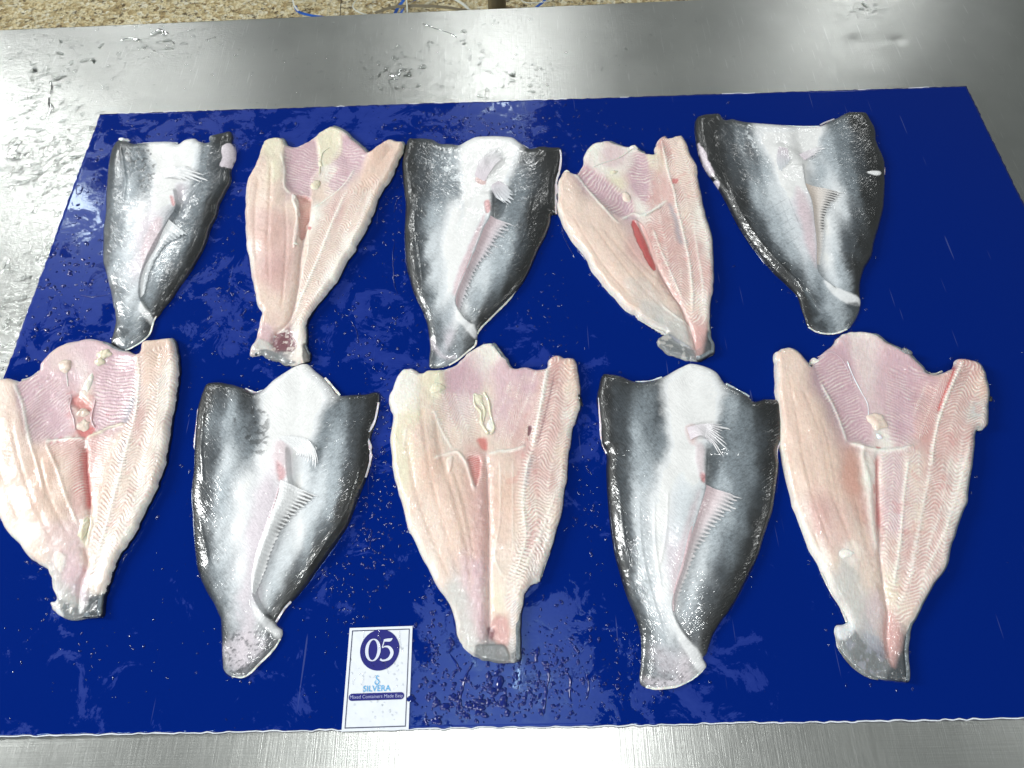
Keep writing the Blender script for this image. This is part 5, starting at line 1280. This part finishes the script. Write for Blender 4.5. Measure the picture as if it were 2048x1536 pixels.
# ---- front row, last: flesh up
def g5(f, root, st):
    if st == 'pre':
        f.region('200,170 280,90 370,150 400,300 430,480 350,450 270,330', 7, 'V', .85, -1); f.region('480,100 680,220 720,270 640,400 560,490 520,400 500,250', 10, 'V', .7); f.region('370,60 480,70 520,200 420,290 370,200', 8, 'i', .55)
        f.ribs('200,170 330,160 400,330 440,500 320,430', '330,60 440,520', 2.4, -.5, .6, .75, 'W', gap='V'); f.ribs('520,180 700,240 700,400 600,500 510,480', '480,150 500,520', 2.5, -.4, .6, .6, 'W', gap='V')
        f.ribs('640,280 790,160 750,350 700,430 620,470', '800,170 690,480', 1.9, 1.5, 1.0, .85, 'W', gap='R')
        f.ribs('790,170 900,200 920,400 830,720 740,1000 620,1180 560,1250 530,1200 600,950 650,750 690,480', '800,170 740,330 700,480 680,600 650,750 620,900 590,1050 540,1200', 2.7, .8, 1.0, .85, 'W', gap='P')
        f.ribs('480,540 620,510 660,640 600,900 540,1120 500,1050 480,800', '590,520 570,800 540,1050', 2.5, .8, .8, .7, 'W', gap='i')
        f.stroke('805,165 740,330 705,460 690,600', 1.8, 'W', .85, 1.4, beads=.5); f.stroke('780,170 745,280 715,370', 1.4, 'R', .8, -.5, beads=.4)
        f.stroke('690,600 655,750 630,900 600,1050 550,1180', 2.2, 'W', .6, 1, beads=.6); f.stroke('600,540 575,700 560,900 530,1100', 1.7, 'W', .8, 1, beads=.5); f.stroke('840,480 790,700 720,900 640,1060', 1.6, 'W', .7, .8, beads=.4); f.stroke('770,540 720,780 660,950', 1.3, 'W', .5, .6, beads=.4)
        f.region('340,510 400,515 400,700 430,820 380,800 350,650', 5, 'T', .5); f.stroke('345,495 400,505 405,560 430,650 435,740 450,850 470,950', 3.6, 'W', .8, 2)
        f.stroke('452,660 455,700', 1.3, 'R', .6); f.stroke('470,530 470,700 480,850', 1.6, 'R', .5, -2)
        f.stroke('345,490 420,512 500,520 560,515 620,500', 2, 'W', .8, 1.6); f.stroke('230,240 290,350 340,490', 1.5, 'W', .85, 1.2); f.stroke('460,510 480,512', 1.3, 'R', .7)
        for l in ('90,200 130,400 180,650 280,950', '150,250 230,450 280,700 340,850', '220,350 270,520 320,800 400,1000', '80,500 140,750 230,950', '370,700 420,900 490,1130'): f.stroke(l, 2.4, 'O', .3, -1.4)
        f.region('60,300 200,300 300,600 280,850 150,750', 20, 'O', .35); f.region('160,740 330,750 350,900 250,950', 10, 'P', .5)
        f.region('340,900 400,920 380,1000 320,970', 4, 'W', .5, 1); f.region('290,1080 430,1100 500,1250 450,1330 340,1220', 8, 'L', .5)
        f.region('292,1255 335,1235 380,1280 430,1340 500,1390 560,1330 605,1270 592,1480 420,1470 300,1340', 1, 'G', .9); f.region('550,1350 600,1280 592,1480 500,1470 530,1400', 3, 'D', .85); f.region('292,1250 335,1235 370,1270 320,1310 296,1300', 2, 'w', .7)
        f.region('500,1200 540,1220 560,1320 530,1420 500,1350', 3, 'r', .6); f.speck('b', 6, .1, .6, '330,1280 400,1290 500,1400 440,1450 360,1400'); f.region('400,1280 470,1300 500,1370 450,1350', 3, 'b', .6)
        f.speck('R', 9, .33, 0.18, '500,560 700,480 880,260 850,600 650,1000 540,1100')
    else:
        lump(f, root, 'fat_lump', 465, 402, 10.5, 11, 6, 'c', 0, 3); lump(f, root, 'fat_lump', 474, 464, 3, 4, 4, 'w', 0, 5); lump(f, root, 'fat_lump', 205, 155, 6, 6, 6, 'W', 0, 6)
        lump(f, root, 'fat_lump', 575, 125, 6, 5, 5, 'G', 0, 7); lump(f, root, 'fat_lump', 340, 950, 7, 5, 2.5, 'W', 0, 9)
        cord(f, root, 'membrane_cord', '340,150 370,220 400,280 425,330 430,390', .6, 'w'); cord(f, root, 'membrane_cord', '215,135 270,125 320,150 350,200 360,240', .5, 'i')
        fringe(f, root, 'torn_edge', '460,42 500,78 550,98 600,128', 2.6, 'W', .004, .003, -1, 3); fringe(f, root, 'torn_edge', '600,130 640,172 690,208 740,195', 3.2, 'L', .003, .002, -1, 4)
        fringe(f, root, 'torn_edge', '912,230 925,290 920,350 913,420 880,438', 3.4, 'L', .004, .003, 1, 5); lump(f, root, 'skin_scrap', 932, 305, 3, 3.4, 4, 'K', 0, 4, mat=SKIN)
        fringe(f, root, 'torn_edge', '230,1030 270,1110 308,1168 335,1235', 2.2, 'L', .002, .001, -1, 5); fringe(f, root, 'torn_edge', '300,1340 350,1410 420,1460 470,1475', 2, 'G', .001, .001, -1, 5)
flesh_fish(1530, 650, 2.077, 25, 'biggest flesh-side-up fish, far right of the front row, with a round white knob of tissue',
 '35,150 50,115 90,102 130,118 165,155 190,175 230,125 275,95 300,55 340,35 400,32 460,45 500,80 550,100 600,130 640,175 680,210 730,200 780,180 785,150 840,150 890,175 912,230 925,290 920,350 915,420 875,440 860,500 845,620 830,720 800,830 770,920 735,1020 690,1090 640,1180 605,1260 590,1340 590,1470 560,1480 480,1472 420,1460 350,1410 300,1340 292,1255 335,1235 310,1170 270,1110 230,1030 190,950 150,850 110,740 75,620 55,500 50,380 40,260',
 '465,515 470,700 475,900 490,1050 510,1200 505,1300 520,1420',
 '80,140,B,11 60,300,B,12 130,250,B,16 110,450,B,15 60,500,B,9 200,400,B,18 160,600,B,16 100,680,c,9 260,600,B,18 220,780,P,16 160,820,W,8 320,800,B,16 270,950,c,13 220,980,W,7 380,900,B,14 340,1050,L,11 420,1080,c,11 300,1100,L,8 380,1180,L,8 450,1200,i,7 360,640,T,14 '
 '250,200,V,8 300,130,i,8 400,70,W,7 420,180,W,7 330,300,V,6 380,420,V,6 550,150,i,8 600,250,V,8 500,300,i,6 560,400,V,6 500,480,W,6 650,320,r,9 680,420,r,10 430,620,W,11 450,800,P,10 '
 '840,180,r,11 890,250,O,10 790,300,P,13 880,380,L,9 740,450,P,13 840,500,P,10 540,600,i,12 620,600,c,13 720,620,P,14 810,650,W,9 530,800,i,12 620,800,c,13 700,800,P,13 780,820,W,8 540,950,c,11 620,950,P,12 700,950,P,10 730,980,W,7 530,1100,Y,9 600,1080,P,10 640,1120,W,7 560,1200,c,8 520,1300,r,6 560,1350,D,4 400,1380,G,3 330,1290,w,3 460,1430,D,3 430,1280,b,5',
 '200,170 300,55 400,32 500,80 680,210 720,240 720,330 690,420 610,500 500,520 460,515 400,495 345,485 310,430 270,330 220,240',
 '285,1255 335,1235 385,1280 430,1340 490,1380 545,1330 600,1265 600,1490 420,1480', '800,170 540,1200', g5, skin_out=0.8, crease_c='r')

# ------------------------------------------------------------------ water lying on the board, the card and the steel
rs = np.random.RandomState(99)
DV, DF = [], []
def drop(x, y, z, r, el=1.0, ang=0.0, hh=0.35, n=10, ring=4):
    base = sum(len(a) for a in DV); V = []
    ph = rs.rand(4) * 6.28; am = rs.rand(4) * 0.16
    for j in range(ring):
        t = j / (ring - 1) * math.pi / 2
        for i in range(n):
            a = 2 * math.pi * i / n
            k = 1 + sum(am[q] * math.sin((q + 1) * a + ph[q]) for q in range(4))
            ex, ey = math.cos(a) * r * el * k * math.cos(t), math.sin(a) * r * k * math.cos(t)
            V.append((x + ex * math.cos(ang) - ey * math.sin(ang), y + ex * math.sin(ang) + ey * math.cos(ang), z + 0.00002 + r * hh * 1.5 * math.sin(t)))
    DV.append(np.array(V))
    for j in range(ring - 1):
        for i in range(n): DF.append((base + j * n + i, base + j * n + (i + 1) % n, base + (j + 1) * n + (i + 1) % n, base + (j + 1) * n + i))
def rivulet(pts, wd, z, n=7, world=False):
    base = sum(len(a) for a in DV)
    L = np.array(pts) if world else smooth_poly(np.array([plane_at(u, v) for u, v in pts]), False, 12); s = np.arange(len(L)) * 1.0
    seed = rs.randint(1000); L = L + np.stack([vnoise(s, s * 0, 5, seed), vnoise(s, s * 0 + 9, 5, seed)], -1) * 0.0008
    d = np.gradient(L, axis=0); nn = np.stack([-d[:, 1], d[:, 0]], -1); nn /= np.linalg.norm(nn, axis=1)[:, None] + 1e-9
    wv = wd * (1 + 0.5 * vnoise(s, s * 0, 4, seed + 1)) * np.sin(np.linspace(0.05, 1, len(s)) * math.pi * 0.97) ** 0.3
    V = []
    for i in range(len(L)):
        for k in range(n):
            t = -1 + 2 * k / (n - 1); V.append((*(L[i] + nn[i] * wv[i] * t / 2), z + 0.00002 + wv[i] * 0.4 * math.sqrt(max(1 - t * t, 0))))
    DV.append(np.array(V))
    for i in range(len(L) - 1):
        for k in range(n - 1): DF.append((base + i * n + k, base + i * n + k + 1, base + (i + 1) * n + k + 1, base + (i + 1) * n + k))
def cluster(u, v, su, sv, num, r0, r1, z=0.0, elong=1.6, dirn=None):
    for _ in range(int(num * (1.7 if z == 0.0 else 1))):
        p = plane_at(u + rs.randn() * su, v + rs.randn() * sv)
        if z == 0.0 and not (BL[1] + (BR[1] - BL[1]) * (p[0] - BL[0]) / (BR[0] - BL[0]) + 0.003 < p[1] < TL[1] + (TR[1] - TL[1]) * (p[0] - TL[0]) / (TR[0] - TL[0]) - 0.003 and p[0] > TL[0] + (BL[0] - TL[0]) * (p[1] - TL[1]) / (BL[1] - TL[1]) + 0.003): continue
        r = 1.25 * r0 * (r1 / r0) ** (rs.rand() ** 1.4)
        drop(p[0], p[1], z, r, 1 + rs.rand() * (elong - 1) * 2, (rs.rand() * 3.14 if dirn is None else dirn + rs.randn() * 0.3), 0.3 + 0.2 * rs.rand())
def flush(name, label, cat, mat=None):
    global DV, DF
    o = mesh_obj(name, np.concatenate(DV), np.array(DF), mat or WATER); tag(o, label, cat, kind='stuff'); DV = []; DF = []; return o
# on the blue board
cluster(1000, 1370, 55, 45, 130, .0004, .0016); cluster(1110, 1340, 45, 55, 150, .0003, .0014); cluster(960, 1400, 60, 25, 60, .0006, .0028); cluster(600, 900, 500, 400, 200, .0004, .0015)
cluster(860, 1330, 20, 80, 70, .0004, .0016); cluster(300, 300, 120, 60, 130, .0004, .0016); cluster(130, 560, 50, 90, 110, .0005, .002); cluster(700, 650, 80, 50, 70, .0004, .0014)
cluster(960, 260, 110, 25, 160, .0004, .0016); cluster(500, 650, 60, 60, 60, .0004, .0014); cluster(760, 870, 25, 90, 70, .0004, .0015); cluster(760, 1040, 40, 70, 90, .0004, .0014)
cluster(790, 420, 20, 90, 50, .0004, .0015); cluster(1180, 1000, 20, 80, 40, .0004, .0012); cluster(680, 1190, 30, 60, 60, .0003, .001); cluster(1100, 640, 30, 60, 40, .0003, .001)
cluster(1250, 1350, 40, 50, 60, .0003, .001); cluster(460, 560, 25, 70, 40, .0003, .0012); cluster(200, 1300, 120, 70, 30, .0003, .0009); cluster(700, 1000, 500, 350, 160, .0002, .0006); cluster(1200, 270, 90, 40, 40, .0003, .0009)
for pts, wd in (([(1094, 1322), (1098, 1345), (1094, 1375), (1090, 1410), (1085, 1430)], .0022), ([(1130, 1335), (1140, 1360), (1138, 1385), (1142, 1405)], .0018), ([(1172, 1350), (1176, 1378), (1172, 1400)], .0016),
                ([(901, 1275), (904, 1290), (900, 1303)], .0032), ([(1076, 1295), (1073, 1312), (1070, 1326)], .0028), ([(948, 1325), (935, 1345), (925, 1375), (920, 1402), (926, 1420)], .0022), ([(900, 1308), (915, 1330), (922, 1345)], .0016),
                ([(852, 1425), (850, 1440), (856, 1452)], .002), ([(151, 374), (155, 388), (162, 384), (166, 374)], .002), ([(790, 480), (785, 520), (788, 560), (795, 590)], .0012), ([(796, 395), (790, 410), (788, 425)], .0014),
                ([(1122, 450), (1132, 485), (1148, 515)], .0014), ([(736, 1085), (744, 1060), (738, 1100)], .0016), ([(930, 232), (925, 248), (938, 250)], .0015), ([(972, 258), (978, 268), (970, 276)], .002), ([(752, 900), (742, 930), (736, 960), (738, 990)], .0012),
                ([(904, 1210), (908, 1250), (920, 1275)], .0018), ([(700, 640), (712, 662), (716, 690)], .001), ([(255, 640), (262, 660)], .0012), ([(160, 590), (185, 594), (215, 590)], .0012)):
    rivulet(pts, wd, 0.0)
for f in FISHES:      # water drawn up along stretches of each fish's edge
    N = len(f.out)
    for k in range(4):
        a = rs.randint(N); ln = rs.randint(10, 34); ii = (a + np.arange(ln)) % N
        rivulet(f.out[ii] + f.nrm[ii] * 0.0004, 0.0008 + 0.0013 * rs.rand(), 0.0, world=True)
    for k in range(26):
        i = rs.randint(N); q = f.out[i] + f.nrm[i] * (0.002 + 0.006 * rs.rand()); drop(q[0], q[1], 0, 0.0004 + 0.0009 * rs.rand(), 1 + rs.rand(), rs.rand() * 3)
flush('water_drops', 'clear water beads and runs scattered over the glossy blue board', 'water', WATER_BLUE)
# on the card
for pts, wd in (([(760, 1262), (758, 1275), (762, 1290), (757, 1300)], .0014), ([(728, 1262), (727, 1300), (729, 1330)], .0009), ([(798, 1262), (800, 1290), (806, 1306)], .0011), ([(768, 1318), (774, 1340), (778, 1350)], .001), ([(728, 1345), (727, 1365), (728, 1400)], .0008), ([(706, 1370), (708, 1358)], .0009)):
    rivulet(pts, wd, 0.0012)
cluster(745, 1330, 26, 40, 40, .0002, .0007, 0.0012); cluster(800, 1320, 10, 40, 15, .0002, .0006, 0.0012); cluster(760, 1420, 30, 20, 20, .0002, .0006, 0.0012)
flush('card_drops', 'small water drops on the white printed card', 'water')
# on the steel
T_ = TZ + 0.0002
cluster(110, 330, 55, 90, 260, .0005, .0026, T_, 2.2, 0.6); cluster(60, 600, 40, 70, 140, .0005, .0026, T_, 2.0, 0.8); cluster(110, 140, 60, 45, 100, .0006, .003, T_, 1.8); cluster(300, 80, 60, 18, 60, .0006, .0022, T_, 2.4, 0.1)
cluster(790, 140, 40, 25, 60, .0008, .003, T_); cluster(900, 100, 80, 50, 60, .0006, .0024, T_); cluster(1040, 170, 40, 30, 60, .0006, .0026, T_); cluster(550, 130, 180, 55, 120, .0004, .002, T_); cluster(1300, 80, 120, 50, 70, .0004, .0018, T_)
cluster(1740, 10, 18, 6, 22, .0004, .0018, T_); cluster(60, 250, 30, 90, 60, .0005, .0026, T_, 2.2, .6)
for pts, wd in (([(98, 160), (102, 175), (95, 195), (100, 215), (90, 235)], .0045), ([(845, 44), (870, 54), (895, 62), (914, 72)], .004), ([(300, 66), (320, 58), (335, 66)], .006), ([(240, 78), (262, 74), (280, 78)], .005), ([(120, 345), (135, 335), (140, 335)], .003), ([(60, 525), (80, 515), (110, 500), (130, 480)], .003),
                ([(0, 545), (10, 530), (16, 515)], .004), ([(780, 146), (795, 150), (800, 135)], .005), ([(775, 158), (795, 156)], .005)): rivulet(pts, wd, T_)
flush('table_drops', 'puddles and beads of water standing on the bare steel', 'water')
